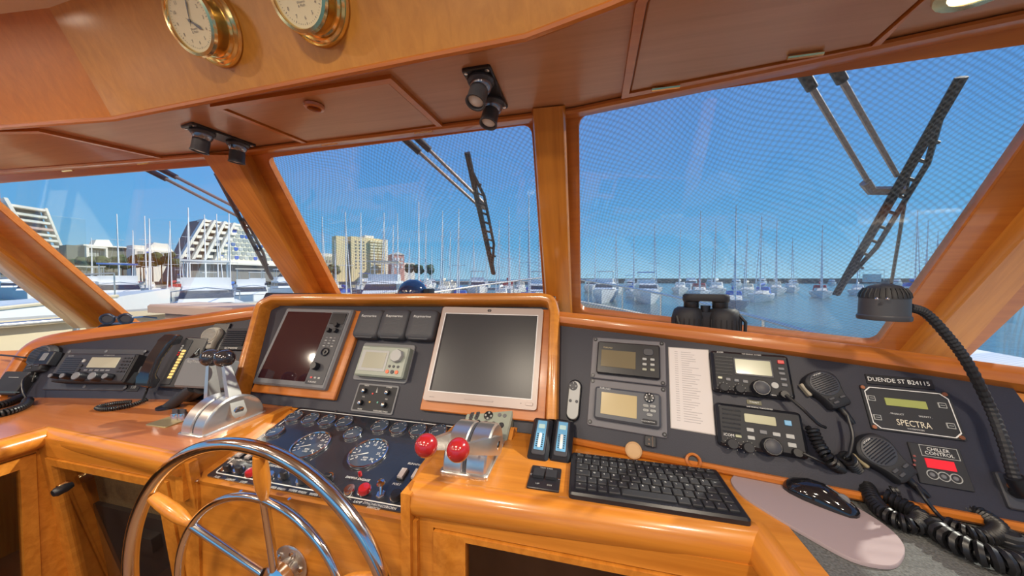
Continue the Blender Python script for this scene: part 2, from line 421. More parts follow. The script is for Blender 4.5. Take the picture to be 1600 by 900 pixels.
# side walls with windows, floor, bulkhead under the windscreen
def sidewall(name, X, sill, t, wn, scr, lab):
    o = MB().box(X, X+t, -3, 1.5, -1.6, sill).box(X, X+t, -3, 1.1, .40, .69).box(X, X+t, -3, -2.6, sill, .40).build(name, W_Z); struct(o, lab)
    f = MB().box(X-.01 if t > 0 else X+.01, X+t, -2.6, 1.5, sill-.005, sill+.02).box(X, X+t, -.65, -.58, sill, .4).build('window_%d' % wn, W_Y); struct(f, lab.replace('wall', 'window frame'))
    MB().box(X+t*.4, X+t*.6, -2.6, 1.42, sill+.01, .40).build('pane', GLASS, f)
    if scr:
        s = MB(); s.v = [(X+t*.8, -2.6, sill), (X+t*.8, 1.42, sill), (X+t*.8, 1.42, .40), (X+t*.8, -2.6, .40)]; s.f = [(0, 1, 2, 3)]; s.build('sun_screen', SCREEN, f)
sidewall('wall_port', -3.25, -.46, -.05, 4, False, 'wooden port wall of the wheelhouse')
sidewall('wall_starboard', 1.36, -.36, .05, 5, True, 'wooden starboard wall of the wheelhouse')
struct(MB().box(-3.25, 1.36, -3, 1.5, -1.65, -1.6).build('floor', mat('teak sole', (.30, .14, .05), .5, var=.2)), 'teak sole of the wheelhouse')
struct(MB().box(-3.25, 1.36, 1.50, 1.54, -1.6, -.30).build('wall_front', GEL), 'bulkhead under the windscreen')
# white shelves between dash and glass
struct(MB().prism([(-2.30, .86, -.30), (-2.1, .86, -.30), (-1.36, 1.01, -.30), (-1.36, 1.5, -.30), (-2.60, 1.5, -.30)], (0, 0, -.02)).build('trim_7', GEL), 'white shelf behind the port dash')
struct(MB().prism([(-.1, .98, -.25), (.95, .84, -.25), (1.36, .77, -.25), (1.36, 1.5, -.25), (-.1, 1.5, -.25)], (0, 0, -.02)).build('trim_8', GEL), 'white shelf behind the starboard dash')

# ================================================================== helm console
def sweep(T, name, pts, w, h0, h1, m, rnd=.3, parent=None):
    r = min(w, h1-h0)*rnd
    prof = [(-w/2, h0), (w/2, h0), (w/2, h1-r), (w/2-r*.3, h1-r*.3), (w/2-r, h1), (-w/2+r, h1), (-w/2+r*.3, h1-r*.3), (-w/2, h1-r)]
    return T.add(name, MB().tube(pts, 0, prof=prof, up=(0, 0, 1)), m, parent)
def polyplate(T, name, poly, z0, z1, m, parent=None):
    return T.add(name, MB().prism([(p[0], p[1], z0) for p in poly], (0, 0, z1-z0)), m, parent)
# middle housing
T = Thing('dash_housing', 'raised wooden instrument housing holding the radar screen and the monitor', 'console', PM)
T.add('panel', MB().plate(-.083, -.168, 1.27, .445, -.02, 0, .004, .001), DASH)
tr = [(362, 622), (397, 495), (404, 475), (425, 464), (845, 463), (860, 468), (866, 486), (862, 655)]
P = [T.l(p, .05) for p in tr]
P2 = [P[0]]+[Vector((*q, P[1].z)) for q in fillet([(p.x, p.y) for p in P[1:-1]], .05, 4)[6:-6]]+[P[-1]]
P2 = [P[0], P[1]]+spline(P[1:4], 4)[1:]+spline(P[4:7], 4)+[P[-1]]
sweep(T, 'trim', [Vector((p.x, p.y, 0)) for p in P2], .034, -.03, .055, W_X, .45)
T.add('top_board', MB().prism([T.loc(Vector(p)) for p in ((-1.36, 1.09, -.085), (-.10, 1.09, -.085), (-.10, 1.36, -.085), (-1.36, 1.36, -.085))], T.loc(T.o+Vector((0, 0, -.02)))), W_R)
# port dash
T = Thing('instrument_console', 'slate dash panel with curved wooden rim carrying the big radio and the telephone', 'console', PL)
pp = [T.l(p) for p in [(402, 490), (230, 514), (120, 530), (72, 541), (45, 556), (20, 596)]]
polyplate(T, 'panel', [(.24, 0), (pp[0].x, pp[0].y)]+[(p.x, p.y) for p in pp[1:]]+[(-.70, 0.0)], -.02, 0, DASH)
P = spline([T.l(p, .02) for p in [(404, 484), (238, 508), (142, 520), (75, 530), (40, 543), (18, 570), (-14, 622)]], 5)
sweep(T, 'trim', [Vector((p.x, p.y, 0)) for p in P], .062, -.035, .022, W_R, .45)
polyplate(T, 'end_board', [(-.66, 0), (-.64, .10), (-.62, .19), (-1.1, .17), (-1.1, 0)], -.03, -.012, W_X)
# starboard dash
T = Thing('instrument_console', 'slate dash panel with wooden rim carrying two small displays and two marine radios', 'console', PR)
pp = [T.l(p) for p in [(866, 494), (1060, 520), (1262, 546), (1431, 570), (1535, 584), (1578, 600), (1608, 640), (1648, 720), (1672, 800)]]
polyplate(T, 'panel', [(-.045, 0)]+[(p.x, p.y) for p in pp]+[(pp[-1].x, 0)], -.02, 0, DASH)
P = spline([T.l(p, .02) for p in [(872, 494), (1060, 515), (1262, 540), (1431, 562), (1600, 586), (1760, 607)]], 5)
sweep(T, 'trim', [Vector((p.x, p.y, 0)) for p in P], .05, -.04, .022, W_R, .45)
polyplate(T, 'end_board', [(.80, 0), (.93, .0), (1.35, .0), (1.35, .22), (.84, .26)], -.03, -.012, W_X)
T.add('base_strip', MB().tube([(-.02, .008, .006), (.95, .008, .006)], .009, 8), W_R)
# worktops
def topslab(name, label, poly, m, z=CT, th=.03):
    T = Thing(name, label, 'worktop', PC, o=(poly[0][0], poly[0][1], z))
    q = [(x-poly[0][0], y-poly[0][1]) for x, y in poly]
    T.add('top', MB().prism([(x, y, 0) for x, y in q], (0, 0, -th)), m); return T
def nosing(T, pts, R=.028, m=None):
    prof = [(R*.9*cos(t), R*sin(t)) for t in [pi*2*k/14 for k in range(14)]]
    T.add('nosing', MB().tube([T.loc(Vector(p)) for p in pts], 0, prof=prof, up=(0, 0, 1)), m or W_X)
T = topslab('worktop', 'varnished worktop under the black-knobbed throttle and the telephone', [(-1.0, .58), (-1.6, .60), (-1.6, -.6), (-3.2, -.6), (-3.2, .62), (-2.1, .745), (-1.52, .86), (-1.27, .93), (-1.0, .93)], W_T)
nosing(T, [(-1.0, .582, -.477), (-1.585, .60, -.477), (-1.585, -.6, -.477)])
T.add('end_board', MB().box(-.022, .004, -.003, .34, -.12, .002), W_Y)
T = topslab('worktop', 'varnished worktop under the red-knobbed throttle and the keyboard', [(-.37, .62), (.325, .645), (.345, .2), (.365, .2), (.365, .66), (.345, .862), (-.06, .93), (-.37, .96)], W_X)
nosing(T, [(-.365, .625, -.487), (.31, .648, -.487)], .038); nosing(T, [(.318, .655, -.487), (.338, .2, -.487)], .038, W_Y)
T.add('end_board', MB().tube([(0, -.012, -.035), (-.005, .06, -.014), (-.01, .16, -.012), (-.012, .27, -.012)], .016, 10), W_Y)
T.add('end_panel', MB().box(-.012, .01, -.03, .33, -.30, -.01), W_Y)
T = Thing('chart_table', 'grey carpeted chart table top under the coiled microphone cords', 'table', PC, o=(.352, .2, CT-.003))
T.add('carpet', MB().prism([(0, -1, 0), (1.0, -1, 0), (1.0, .50, 0), (.35, .56, 0), (0, .67, 0)], (0, 0, -.03)), CARPET)
# gauge slope and cabinet fronts
T = Thing('helm_cabinet', 'honey wood cabinet behind the steering wheel', 'cabinet', Plane((-.65, .6, -.53), 0, 90))
T.add('sloping_top', MB().prism([T.loc(PG.w(x, y, -.004)) for x, y in ((-.36, .0), (.29, .0), (.29, -.30), (-.36, -.30))], T.loc(T.o+PG.N*-.02)), W_X)
T.add('front', MB().box(-.35, .30, -1.07, .005, -.02, 0), W_X)
T.add('stile', MB().box(-.372, -.325, -1.07, .0, -.03, .006), W_Z)
T = Thing('starboard_cabinet', 'honey wood cabinet with a smoked glass door under the keyboard', 'cabinet', Plane((0, .612, -.53), 0, 90))
dl = T.l((675, 827.5), .006); gl = T.l((726, 851), .01)
T.add('front', MB().box(-.37, dl.x, -1.07, .03, -.02, 0).box(.27, .33, -1.07, .03, -.02, 0).box(dl.x, .27, dl.y, .03, -.02, 0), W_X)
fr = star_ring([(gl.x, gl.y), (.215, gl.y), (.215, -.9), (gl.x, -.9)], [(dl.x+.003, dl.y-.003), (.267, dl.y-.003), (.267, -1.0), (dl.x+.003, -1.0)], -.015, .006)
d = T.add('door', fr, W_Z)
T.add('pane', MB().box(gl.x-.004, .22, -.905, gl.y+.004, -.008, -.004), DOORG, d)
T.add('shelf_back', MB().box(-.36, .3, -1.0, -.0, -.30, -.28), mat('cupboard brown', (.10, .055, .04), .7, var=.4, vs_=14))
T.add('side_return', MB().prism([(.30, .03, 0), (.33, .03, .44), (.33, -1.07, .44), (.30, -1.07, 0)], (.02, 0, 0)), W_Y)
PCB = Plane((-1.0, .582, -.49), 0, 96)
T = Thing('port_cabinet', 'honey wood cabinet with a smoked glass door under the telephone worktop', 'cabinet', PCB)
a, b = T.l((69, 714), .004), T.l((262, 756), .004); g1, g2 = T.l((77, 727), .004), T.l((243, 757), .004)
T.add('front', MB().box(-.62, a.x, -1.1, .02, -.02, 0).box(b.x, .02, -1.1, .02, -.02, 0).box(a.x, b.x, a.y, .02, -.02, 0), W_X)
d = T.add('door', star_ring([(g1.x+.01, g1.y), (g2.x, g1.y), (g2.x, -.9), (g1.x+.01, -.9)], [(a.x+.003, a.y-.003), (b.x-.003, a.y-.003), (b.x-.003, -1.0), (a.x+.003, -1.0)], -.015, .005), W_Z)
T.add('pane', MB().box(g1.x, g2.x+.006, -.905, g1.y+.006, -.008, -.004), DOORG, d)
k = T.l((90, 768), .03)
hn = T.add('latch', MB().lathe([(.014, 0), (.014, .016), (.011, .02)], (k.x-.012, k.y, .004)), BRASS, d, 'round brass latch plate')
T.add('latch_grip', MB().lathe([(.008, 0), (.012, .012), (.013, .03), (.009, .036)], (k.x+.004, k.y+.002, .004), n=16), BLACK, d)
T.add('beige_backing', MB().box(-.60, -.02, -.42, -.03, -.10, -.09), mat('beige speckled liner', (.40, .31, .17), .9, var=.5, vs_=250))
T.add('equipment_rack', MB().box(-.60, -.02, -.95, -.27, -.088, -.075).plate(-.33, -.34, .08, .05, -.075, -.05).plate(-.18, -.36, .08, .05, -.075, -.05).plate(-.2, -.15, .06, .09, -.09, -.05), DGREY)
# port wing
PW = Plane((-1.595, .58, -.49), R=Vector((0, 1, 0)), U=ZV)
T = Thing('port_wing_cabinet', 'honey wood side cabinet with a smoked glass door along the port wall', 'cabinet', PW)
g = T.l((31, 734), .004)
T.add('front', MB().box(g.x+.03, .20, -1.1, .0, -.02, 0).box(-1.0, g.x+.03, g.y+.035, .02, -.02, 0), W_Z)
d = T.add('door', star_ring([(-.62, g.y), (g.x, g.y), (g.x, -.9), (-.62, -.9)], [(-.66, g.y+.033), (g.x+.028, g.y+.033), (g.x+.028, -1.0), (-.66, -1.0)], -.015, .005), W_Z)
T.add('pane', MB().box(-.625, g.x+.005, -.905, g.y+.005, -.008, -.004), DOORG, d)
T.add('rail', MB().cyl((-.6, -.16, -.06), (-.05, -.10, -.06), .008), BRASS)
T.add('interior', MB().box(-.9, 0, -1.0, 0, -.4, -.38), BLACK)
#LAMPS
def downlight(x, y, z, power, label):
    T = Thing('ceiling_downlight', label, 'ceiling light', PS, o=(x, y, z), group='round ceiling downlights')
    T.add('rim', MB().lathe([(.055, 0), (.062, .002), (.060, .008), (.046, .010), (.044, .004), (.044, 0)], ring=True), BRASS)
    T.add('lens', MB().lathe([(.044, .003), (.03, .006), (0, .007)]), mat('lit lamp glass', (.9, .85, .75), .4, emit=(1, .86, .66), es=6))
    ld = bpy.data.lights.new('downlight_lamp', 'AREA'); ld.shape = 'DISK'; ld.size = .10; ld.energy = power; ld.color = (1, .86, .68)
    lo = bpy.data.objects.new('downlight_lamp', ld); COL.objects.link(lo); lo.parent = T.e; lo.location = (0, 0, .014); lo.rotation_euler = (pi, 0, 0)
for x in (-2.3, -1.35, -.4, .55):
    for y in (-.15, -1.0): downlight(x, y, .66, 10, 'unseen brass-rimmed downlight added to the beige headliner as fill light')  # unseen lamps behind the camera, added to brighten the cabin

# ================================================================== overhead fittings
def hatch(px_lid, label, ring=None, hinges=()):
    T = Thing('overhead_hatch', label, 'hatch', PS, px=px_lid[0])
    L = [T.l(p) for p in px_lid]; c = sum((Vector((p.x, p.y)) for p in L), Vector((0, 0)))/len(L)
    poly = [(p.x, p.y) for p in L]
    grow = []
    n = len(poly)
    for i in range(n):
        a, b, d = Vector(poly[i-1]), Vector(poly[i]), Vector(poly[(i+1) % n])
        u, v = (a-b).normalized(), (d-b).normalized(); q = b-(u+v)*(.016/max(.3, abs(u.x*v.y-u.y*v.x))); grow.append((q.x, q.y))
    T.add('frame', star_ring(poly, grow, 0, .010), W_R)
    T.add('lid', MB().loops([[(c.x+(x-c.x)*k, c.y+(y-c.y)*k, z) for x, y in poly] for k, z in ((.985, 0), (.985, .004), (.975, .006))]), W_S)
    if ring:
        p = T.l(ring)
        rg = T.add('finger_pull', MB().lathe([(.021, 0), (.024, .004), (.022, .010), (.016, .012), (.014, .008), (.014, .002)], (p.x, p.y, .005), ring=True), W_R, None, 'round wooden finger pull')
        T.add('pull_centre', MB().lathe([(.014, 0), (.012, .002)], (p.x, p.y, .006)), mat('dark red wood', (.2, .04, .02), .4), rg)
    for h in hinges:
        p = T.l(h); T.add('hinge', MB().cyl((p.x-.03, p.y, .011), (p.x+.03, p.y, .011), .0045, n=8), BRASS)
hatch([(348, 165), (608, 124), (682, 192), (482, 220)], 'overhead hatch lid with a round finger pull between the map lights', (491, 160), [(515, 219), (662, 199)])
hatch([(983, 140), (1010, -4), (1040, -60), (1500, -60), (1436, -2), (1362, 64)], 'large overhead hatch lid beside the wide corner post', None, [(1040, 130), (1258, 78)])
hatch([(-90, 206), (68, 204), (258, 246), (64, 262), (-90, 266)], 'overhead hatch lid above the port windscreen pane', None, [(106, 262), (224, 250)])
def maplight(base_px, px_eyes, label, ang, size=(.064, .165)):
    T = Thing('map_light', label, 'lamp', PS, px=base_px, group='twin-eye map lights on the soffit')
    T.e.rotation_euler.rotate_axis('Z', radians(ang))
    T.add('base_plate', MB().plate(0, 0, size[0], size[1], 0, .007, .006, .002), BLACK)
    for sx_ in (-1, 1):
        for sy in (-1, 1): T.add('screw', MB().lathe([(.005, 0), (.005, .002), (.003, .003)], (sx_*(size[0]/2-.009), sy*(size[1]/2-.009), .006), n=10), CHROME)
    for yy, tilt in px_eyes:
        ax = Vector((-.15, tilt, 1)).normalized(); o = Vector((0, yy, .016))
        T.add('socket', MB().lathe([(.029, 0), (.030, .006), (.026, .012)], (0, yy, .006)), DGREY)
        b = T.add('eyeball', MB().sphere(o, .025), mat('smoky chrome', (.30, .29, .31), .25, metal=.8))
        e = T.add('barrel', MB().lathe([(.019, .012), (.0205, .018), (.021, .048), (.0225, .05), (.0225, .053), (.019, .053), (.017, .046)], o, ax), DGREY, b)
        T.add('lens', MB().lathe([(.0175, .046), (.012, .050), (0, .052)], o, ax), mat('lamp lens', (.75, .78, .78), .15), b)
maplight((761, 139), [(-.045, .25), (.045, .35)][::1], 'twin-eye map light right of the finger-pull hatch', 0)
maplight((345, 212), [(-.045, .0), (.045, .1)], 'twin-eye map light above the port windscreen post', 8)
def clock(cx, cy, label, hands):
    T = Thing('ship_clock', label, 'clock', PF, o=PF.w(cx, cy, 0), group='brass clocks on the fascia')
    T.add('flange', MB().lathe([(.060, 0), (.073, 0), (.076, .004), (.074, .010), (.070, .008), (.066, .012), (.061, .010), (.058, .014)], n=48), BRASS)
    T.add('drum', MB().lathe([(.057, .005), (.056, .040), (.058, .043)], n=48), BRASS)
    T.add('bezel', MB().lathe([(.052, .040), (.061, .040), (.0635, .045), (.061, .050), (.055, .051), (.053, .048)], n=48, ring=True), BRASS)
    f = T.add('dial', MB().lathe([(.0535, .040), (.0535, .0455), (0, .0455)], n=40), DIAL)
    mk = MB()
    for k in range(60):
        a = 2*pi*k/60; r0 = .0455 if k % 5 else .044; c, s = cos(a), sin(a); hw = .0003 if k % 5 else .0006
        mk.prism([(c*r0-s*hw, s*r0+c*hw, .0456), (c*.0475-s*hw, s*.0475+c*hw, .0456), (c*.0475+s*hw, s*.0475-c*hw, .0456), (c*r0+s*hw, s*r0-c*hw, .0456)], (0, 0, .0003))
    T.add('minute_track', mk, INK, f)
    for k in range(1, 13):
        a = pi/2-2*pi*k/12; T.text(str(k), (.037*cos(a), .037*sin(a), 0), .006, INK, .0460, parent=f)
    T.text('Weems\n& Plath', (.0, -.016, 0), .0042, INK, .0460, parent=f)
    if hands:
        for a, ln, wd in ((68, .038, .0018), (-38, .030, .0032)):
            c, s = cos(radians(a)), sin(radians(a))
            T.add('hand', MB().prism([(-c*.010, -s*.010, .047), (c*ln*.4-s*wd*.6, s*ln*.4+c*wd*.6, .047), (c*ln*.75-s*wd, s*ln*.75+c*wd, .047), (c*ln, s*ln, .047), (c*ln*.75+s*wd, s*ln*.75-c*wd, .047), (c*ln*.4+s*wd*.6, s*ln*.4-c*wd*.6, .047)], (0, 0, .0006)), mat('dark steel', (.12, .12, .13), .35, metal=.5))
        T.add('hand_boss', MB().lathe([(.003, 0), (.003, .002)], (0, 0, .0465), n=12), mat('dark steel', (.12, .12, .13), .35))
clock(-.205, .122, 'brass ship clock showing dark hands on an ivory dial', True)
clock(.075, .118, 'brass ship instrument without visible hands beside the clock', False)

# ================================================================== middle dash instruments
c4, c5, c6, c7, c8 = cr(380, 450, .2), cr(600, 620, .2), cr(860, 510, .2), cr(1080, 530, .2), cr(1280, 520, .2)
ck, cs, cm, cd_, cp, cl, cg, cg1, cg2, ct = cr(860, 670, .25555), cr(1200, 650, .27778), cr(660, 460, .22222), cr(0, 500, .25), cr(200, 500, .15552), cr(0, 530, .14445), cr(410, 630, .1875), cr(310, 690, .11111), cr(470, 700, .13333), cr(540, 590, .066667)
# monitor in its wooden frame
T = Thing('computer_monitor', 'square flat computer monitor with a pinkish silver bezel in a wooden frame', 'monitor', PM, px=(760, 556))
q = T.quad([(691, 481), (847, 481.5), (841, 639.5), (662, 627)], .03); si = T.quad([(695.5, 491), (838, 492.4), (832, 621.8), (672, 611.5)], .032)
bx0, bx1, by0, by1 = q[0]-q[2]/2, q[0]+q[2]/2, q[1]-q[3]/2, q[1]+q[3]/2
T.add('wooden_frame', MB().plate((bx0+bx1)/2+.008, (by0+by1)/2-.012, q[2]+.036, q[3]+.034, 0, .018, .004, .003), W_R)
inn = [(si[0]+sx_*si[2]/2, si[1]+sy*si[3]/2) for sx_, sy in ((-1, 1), (1, 1), (1, -1), (-1, -1))]
bezel = T.add('bezel', star_ring(inn, [(q[0]+x, q[1]+y) for x, y in rrect(q[2], q[3], .008)], .012, .032), SILVER)
T.add('screen', MB().box(si[0]-si[2]/2-.002, si[0]+si[2]/2+.002, si[1]-si[3]/2-.002, si[1]+si[3]/2+.002, .015, .027), SCR)
T.add('inner_edge', star_ring(inn, [(x*1.0+(x-si[0])*.018, y+(y-si[1])*.02) for x, y in inn], .031, .0328), mat('white edge', (.8, .8, .8), .4), bezel)
p = T.l(cm(472, 114), .032)
lg = T.add('emblem', MB().plate(p.x, p.y, .013, .009, .032, .0328, .003, .0002), BLACK, bezel, 'small black maker badge'); T.text('hp', (p.x, p.y, 0), .0055, SILVER, .0331, italic=.2, parent=lg)
T.plate('button_bar', cm(293, 727), cm(495, 757), .032, .0335, SILVER, .002, .0006, bezel); T.plate('power_button', cm(725, 758), cm(775, 785), .032, .0345, SILVER, .002, .0006, bezel)
T.text('HP L1706', cm(66, 720), .003, MGREY, .0324, parent=bezel); T.knob('power_light', cm(692, 766), .0012, .0008, BLACK, .032, parent=bezel)
# radar / plotter display
T = Thing('radar_display', 'grey radar display with a dark maroon screen and side knobs in a wooden frame', 'display', PM, px=(475, 545))
q = T.quad([(449, 481), (553, 483), (505, 610), (392, 598)], .035)
T.add('wooden_frame', MB().plate(q[0]+.012, q[1]-.012, q[2]+.045, q[3]+.03, 0, .016, .004, .003), W_R)
T.add('housing', MB().plate(q[0], q[1], q[2], q[3], .01, .036, .006, .006), MGREY)
x0, x1, y0, y1 = q[0]-q[2]/2, q[0]+q[2]/2, q[1]-q[3]/2, q[1]+q[3]/2
sw = q[2]*.70
T.add('screen', MB().plate(x0+.016+sw/2-.004, q[1]+.002, sw-.012, q[3]-.038, .03, .0372, .003, .0004), SCR2)
xk = x1-.012-(q[2]*.235)/2
pan = T.add('key_strip', MB().plate(xk, q[1], q[2]*.235, q[3]-.03, .03, .0376, .003, .0005), DGREY)
T.add('card_door', MB().plate(xk, y1-.042, q[2]*.20, .042, .037, .040, .003, .001), BLACK, pan)
for u, v in ((.15, .77), (-.28, .70), (.22, .70)):
    T.knob('knob', (xk+u*.06, y0+v*q[3], 0), .0085, .015, BLACK, .0376, parent=pan)
T.add('jog_dial', MB().lathe([(.015, 0), (.015, .006), (.011, .007), (.010, .004), (.005, .004), (.004, .008)], (xk, y0+.43*q[3], .0376)), BLACK, pan)
T.knob('knob', (xk-.012, y0+.25*q[3], 0), .013, .02, BLACK, .0376, parent=pan)
for r in range(4):
    for k in range(3): T.add('button', MB().plate(xk-.017+k*.017, y0+(.61-.035*r)*q[3], .010, .0035, .0376, .0386, .001, .0003), LGREY if (r+k) % 2 else MGREY, pan)
for k in range(3): T.add('button', MB().plate(xk-.018+k*.016, y0+.125*q[3], .009, .006, .0376, .039, .002, .0003), REDL if k == 0 else LGREY, pan)
T.text('FURUNO', (xk-.008, y0+.075*q[3], 0), .006, WHITE, .0382, parent=pan)
# three covered instruments
labs = ['ribbed grey instrument cover nearest the radar display', 'middle one of three ribbed grey instrument covers', 'ribbed grey instrument cover next to the monitor']
for i, (tl, tr_, br, bl) in enumerate([[(920, 170), (1095, 170), (1040, 400), (850, 370)], [(1105, 167), (1300, 172), (1255, 405), (1040, 375)], [(1313, 172), (1520, 172), (1480, 412), (1262, 385)]]):
    T = Thing('instrument_cover', labs[i], 'instrument cover', PM, px=c4((tl[0]+br[0])/2, 285), group='covered wind and depth instruments')
    q = T.quad([c4(*tl), c4(*tr_), c4(*br), c4(*bl)], .03)
    T.add('cover', MB().loops([[(q[0]+x, q[1]+y, z) for x, y in rrect(q[2]*k, q[3]*k, .016, 4)] for k, z in ((1.03, 0), (1.03, .022), (.99, .031), (.90, .036), (.6, .0375))]), mat('ribbed cover', (.06, .062, .072), .55))
    rb = MB()
    for k in range(13):
        y = q[1]-q[3]*.40+k*q[3]*.048; rb.tube([(q[0]-q[2]*.40, y, .0355), (q[0]-q[2]*.2, y+.004, .0372), (q[0]+q[2]*.2, y+.004, .0372), (q[0]+q[2]*.40, y, .0355)], .0011, 5)
    T.add('ribs', rb, DGREY)
    T.add('lip', MB().tube([(q[0]-q[2]*.47, q[1]-q[3]*.40, .026), (q[0]-q[2]*.3, q[1]-q[3]*.49, .03), (q[0]+q[2]*.3, q[1]-q[3]*.49, .03), (q[0]+q[2]*.47, q[1]-q[3]*.40, .026)], .004, 6), DGREY)
    T.text('Raymarine', (q[0], q[1]+q[3]*.24, 0), .009, WHITE, .0382, width=q[2]*.62)
# autopilot head
T = Thing('autopilot_head', 'grey green autopilot control head with a round dial and orange keys', 'control unit', PM, px=(600, 568))
T.add('back_plate', MB().plate(*T.quad([c4(945, 428), c4(1350, 440), c4(1270, 750), c4(850, 715)], .006), 0, .006, .010, .002), MGREY)
q = T.quad([c4(935, 450), c4(1310, 458), c4(1235, 705), c4(852, 680)], .035)
T.add('body', MB().plate(*q, .004, .035, .006, .005), GREEN)
T.plate('display_surround', c4(940, 480), c4(1100, 655), .034, .0365, LGREY, .003, .0006); T.plate('display', c4(960, 497), c4(1088, 630), .036, .0372, LCDG, .001, .0002)
T.knob('dial', c4(1190, 525), .023, .016, LGREY, .035, n=8)
for x, y in ((1140, 610), (1172, 612), (1207, 615)): T.knob('button', c4(x, y), .0045, .0025, DGREY, .035, n=12)
for x, y, m in ((1122, 652, ORANGE), (1160, 655, DGREY), (1195, 658, ORANGE)): T.knob('button', c4(x, y), .0065, .0025, m, .035, n=12)
T.text('Raymarine', c4(965, 462), .0045, WHITE, .0355)
# trim switch panel with four silver knobs
T = Thing('knob_panel', 'small black panel with four silver-tipped knobs below the autopilot head', 'switch panel', PM, px=(586, 622))
q = T.quad([ct(310, 130), ct(1255, 180), ct(1090, 880), ct(95, 780)], .006)
T.add('frame', MB().plate(*q, 0, .005, .006, .001), MGREY); T.add('face', MB().plate(q[0], q[1], q[2]-.012, q[3]-.012, .004, .0065, .003, .0005), SOFTB)
for x, y in ((365, 290), (910, 335), (275, 570), (830, 625)):
    k = T.knob('knob', ct(x+40, y+5), .0085, .012, BLACK, .0065); P = T.l(ct(x, y), .03)
    T.add('knob_tip', MB().lathe([(.006, 0), (.006, .004), (.004, .005)], (P.x, P.y, .0185), n=14), CHROME, k)
for x, y, m in ((630, 375, REDL), (560, 570, mat('amber lamp', (.85, .5, .12), .3)), (745, 580, mat('green lamp', (.1, .4, .3), .3))): T.knob('indicator', ct(x, y), .003, .002, m, .0065, n=10)
T.add('pointer_print', MB().prism([(q[0]+a, q[1]+b, .0066) for a, b in ((-.002, .018), (.0, .036), (.004, .018))], (0, 0, .0004)), LGREY)
for t_, x, y in (('RADIO', 500, 185), ('DIMMER', 1020, 232), ('VOL', 420, 447), ('SQL', 955, 505), ('MODE', 330, 735), ('WINDSHIELD WASH', 810, 790)): T.text(t_, ct(x, y), .0042, WHITE, .0068)

# ================================================================== engine gauge panel
T = Thing('gauge_panel', 'black engine panel full of round gauges behind the steering wheel', 'gauge panel', PG, o=PG.w(-.01, -.147, 0))
T.add('plate', MB().plate(.0, .004, .61, .288, -.003, .002, .004, .001), mat('blue black panel', (.022, .026, .036), .22, coat=.35))
bw, bh = .585, .268
T.add('white_border', star_ring([(x, y+.004) for x, y in rrect(bw-.005, bh-.005, .008)], [(x, y+.004) for x, y in rrect(bw, bh, .010)], .002, .0026), WHITE)
def gauge(px, r, lab=None, big=False):
    P = T.l(px, .006)
    g = T.add('gauge', MB().lathe([(r, 0), (r*1.02, .004), (r, .007), (r*.93, .0075), (r*.90, .005)], (P.x, P.y, .002), n=32, ring=True), CHROME, None, lab)
    T.add('dial', MB().lathe([(r*.92, 0), (r*.92, .003), (0, .003)], (P.x, P.y, .002), n=28), GLASSB, g)
    mk = MB(); N = 17 if big else 7
    for k in range(N):
        a = radians(220-260*k/(N-1)); c, s = cos(a), sin(a); r0, r1, hw = r*(.70 if k % 2 == 0 else .76), r*.85, r*.018
        mk.prism([(P.x+c*r0-s*hw, P.y+s*r0+c*hw, .0052), (P.x+c*r1-s*hw, P.y+s*r1+c*hw, .0052), (P.x+c*r1+s*hw, P.y+s*r1-c*hw, .0052), (P.x+c*r0+s*hw, P.y+s*r0-c*hw, .0052)], (0, 0, .0003))
    a = radians(205); c, s = cos(a), sin(a); hw = r*.035
    mk.prism([(P.x-s*hw, P.y+c*hw, .0056), (P.x+c*r*.72, P.y+s*r*.72, .0056), (P.x+s*hw, P.y-c*hw, .0056)], (0, 0, .0004))
    T.add('marks', mk, WHITE, g)
    if big:
        for k, t_ in enumerate(('0', '5', '10', '15', '20', '25', '30')):
            a = radians(220-260*k/6); T.text(t_, (P.x+cos(a)*r*.56, P.y+sin(a)*r*.56, 0), r*.15, WHITE, .0054, parent=g)
        T.text('RPM\nx100', (P.x+r*.05, P.y-r*.38, 0), r*.11, WHITE, .0054, parent=g)
for x, y in ((266, 112), (402, 128), (540, 143), (683, 157), (980, 190), (1135, 205), (1296, 222), (1465, 228), (106, 235), (755, 250)): gauge(cg(x, y), .0265)
gauge(cg(403, 345), .053, 'large tachometer dial', True); gauge(cg(883, 412), .053, 'large tachometer dial', True)
def rocker(px, m, w=.014, h=.026):
    P = T.l(px, .01); k = T.add('rocker_switch', MB().plate(P.x, P.y, w+.006, h+.006, .002, .006, .002, .001), BLACK)
    T.add('rocker', MB().prism([(P.x-w/2, P.y-h/2, .006), (P.x+w/2, P.y-h/2, .006), (P.x+w/2, P.y+h/2, .006), (P.x-w/2, P.y+h/2, .006)], (0, 0, .006)), m, k)
ROCK = mat('pale rocker', (.55, .50, .48), .45)
for p in (cg1(610, 150), cg1(740, 175), cg1(1000, 240), cg2(1190, 290), cg2(1350, 300)): rocker(p, ROCK)
def knob2(px, r=.012, h=.02):
    k = T.knob('rotary_switch', px, r*1.15, .005, CHROME, .002); P = T.l(px, .02)
    T.add('grip', MB().plate(P.x, P.y, r*1.7, r*.9, .007, .007+h, r*.4, .002), BLACK, k)
for p in (cg1(400, 350), cg1(565, 375), cg1(1200, 450), cg1(1450, 520), cg2(320, 330)): knob2(p)
def pushb(px, r, m, h=.014):
    k = T.knob('push_button', px, r*1.1, .004, CHROME, .002); P = T.l(px, .012)
    T.add('cap', MB().lathe([(r*.92, 0), (r*.95, h*.6), (r*.8, h*.9), (0, h)], (P.x, P.y, .006)), m, k)
pushb(cg1(735, 430), .013, RED); pushb(cg2(745, 480), .015, RED); pushb(cg2(1120, 550), .014, BLACK); pushb(cg2(693, 300), .005, RED, .012)
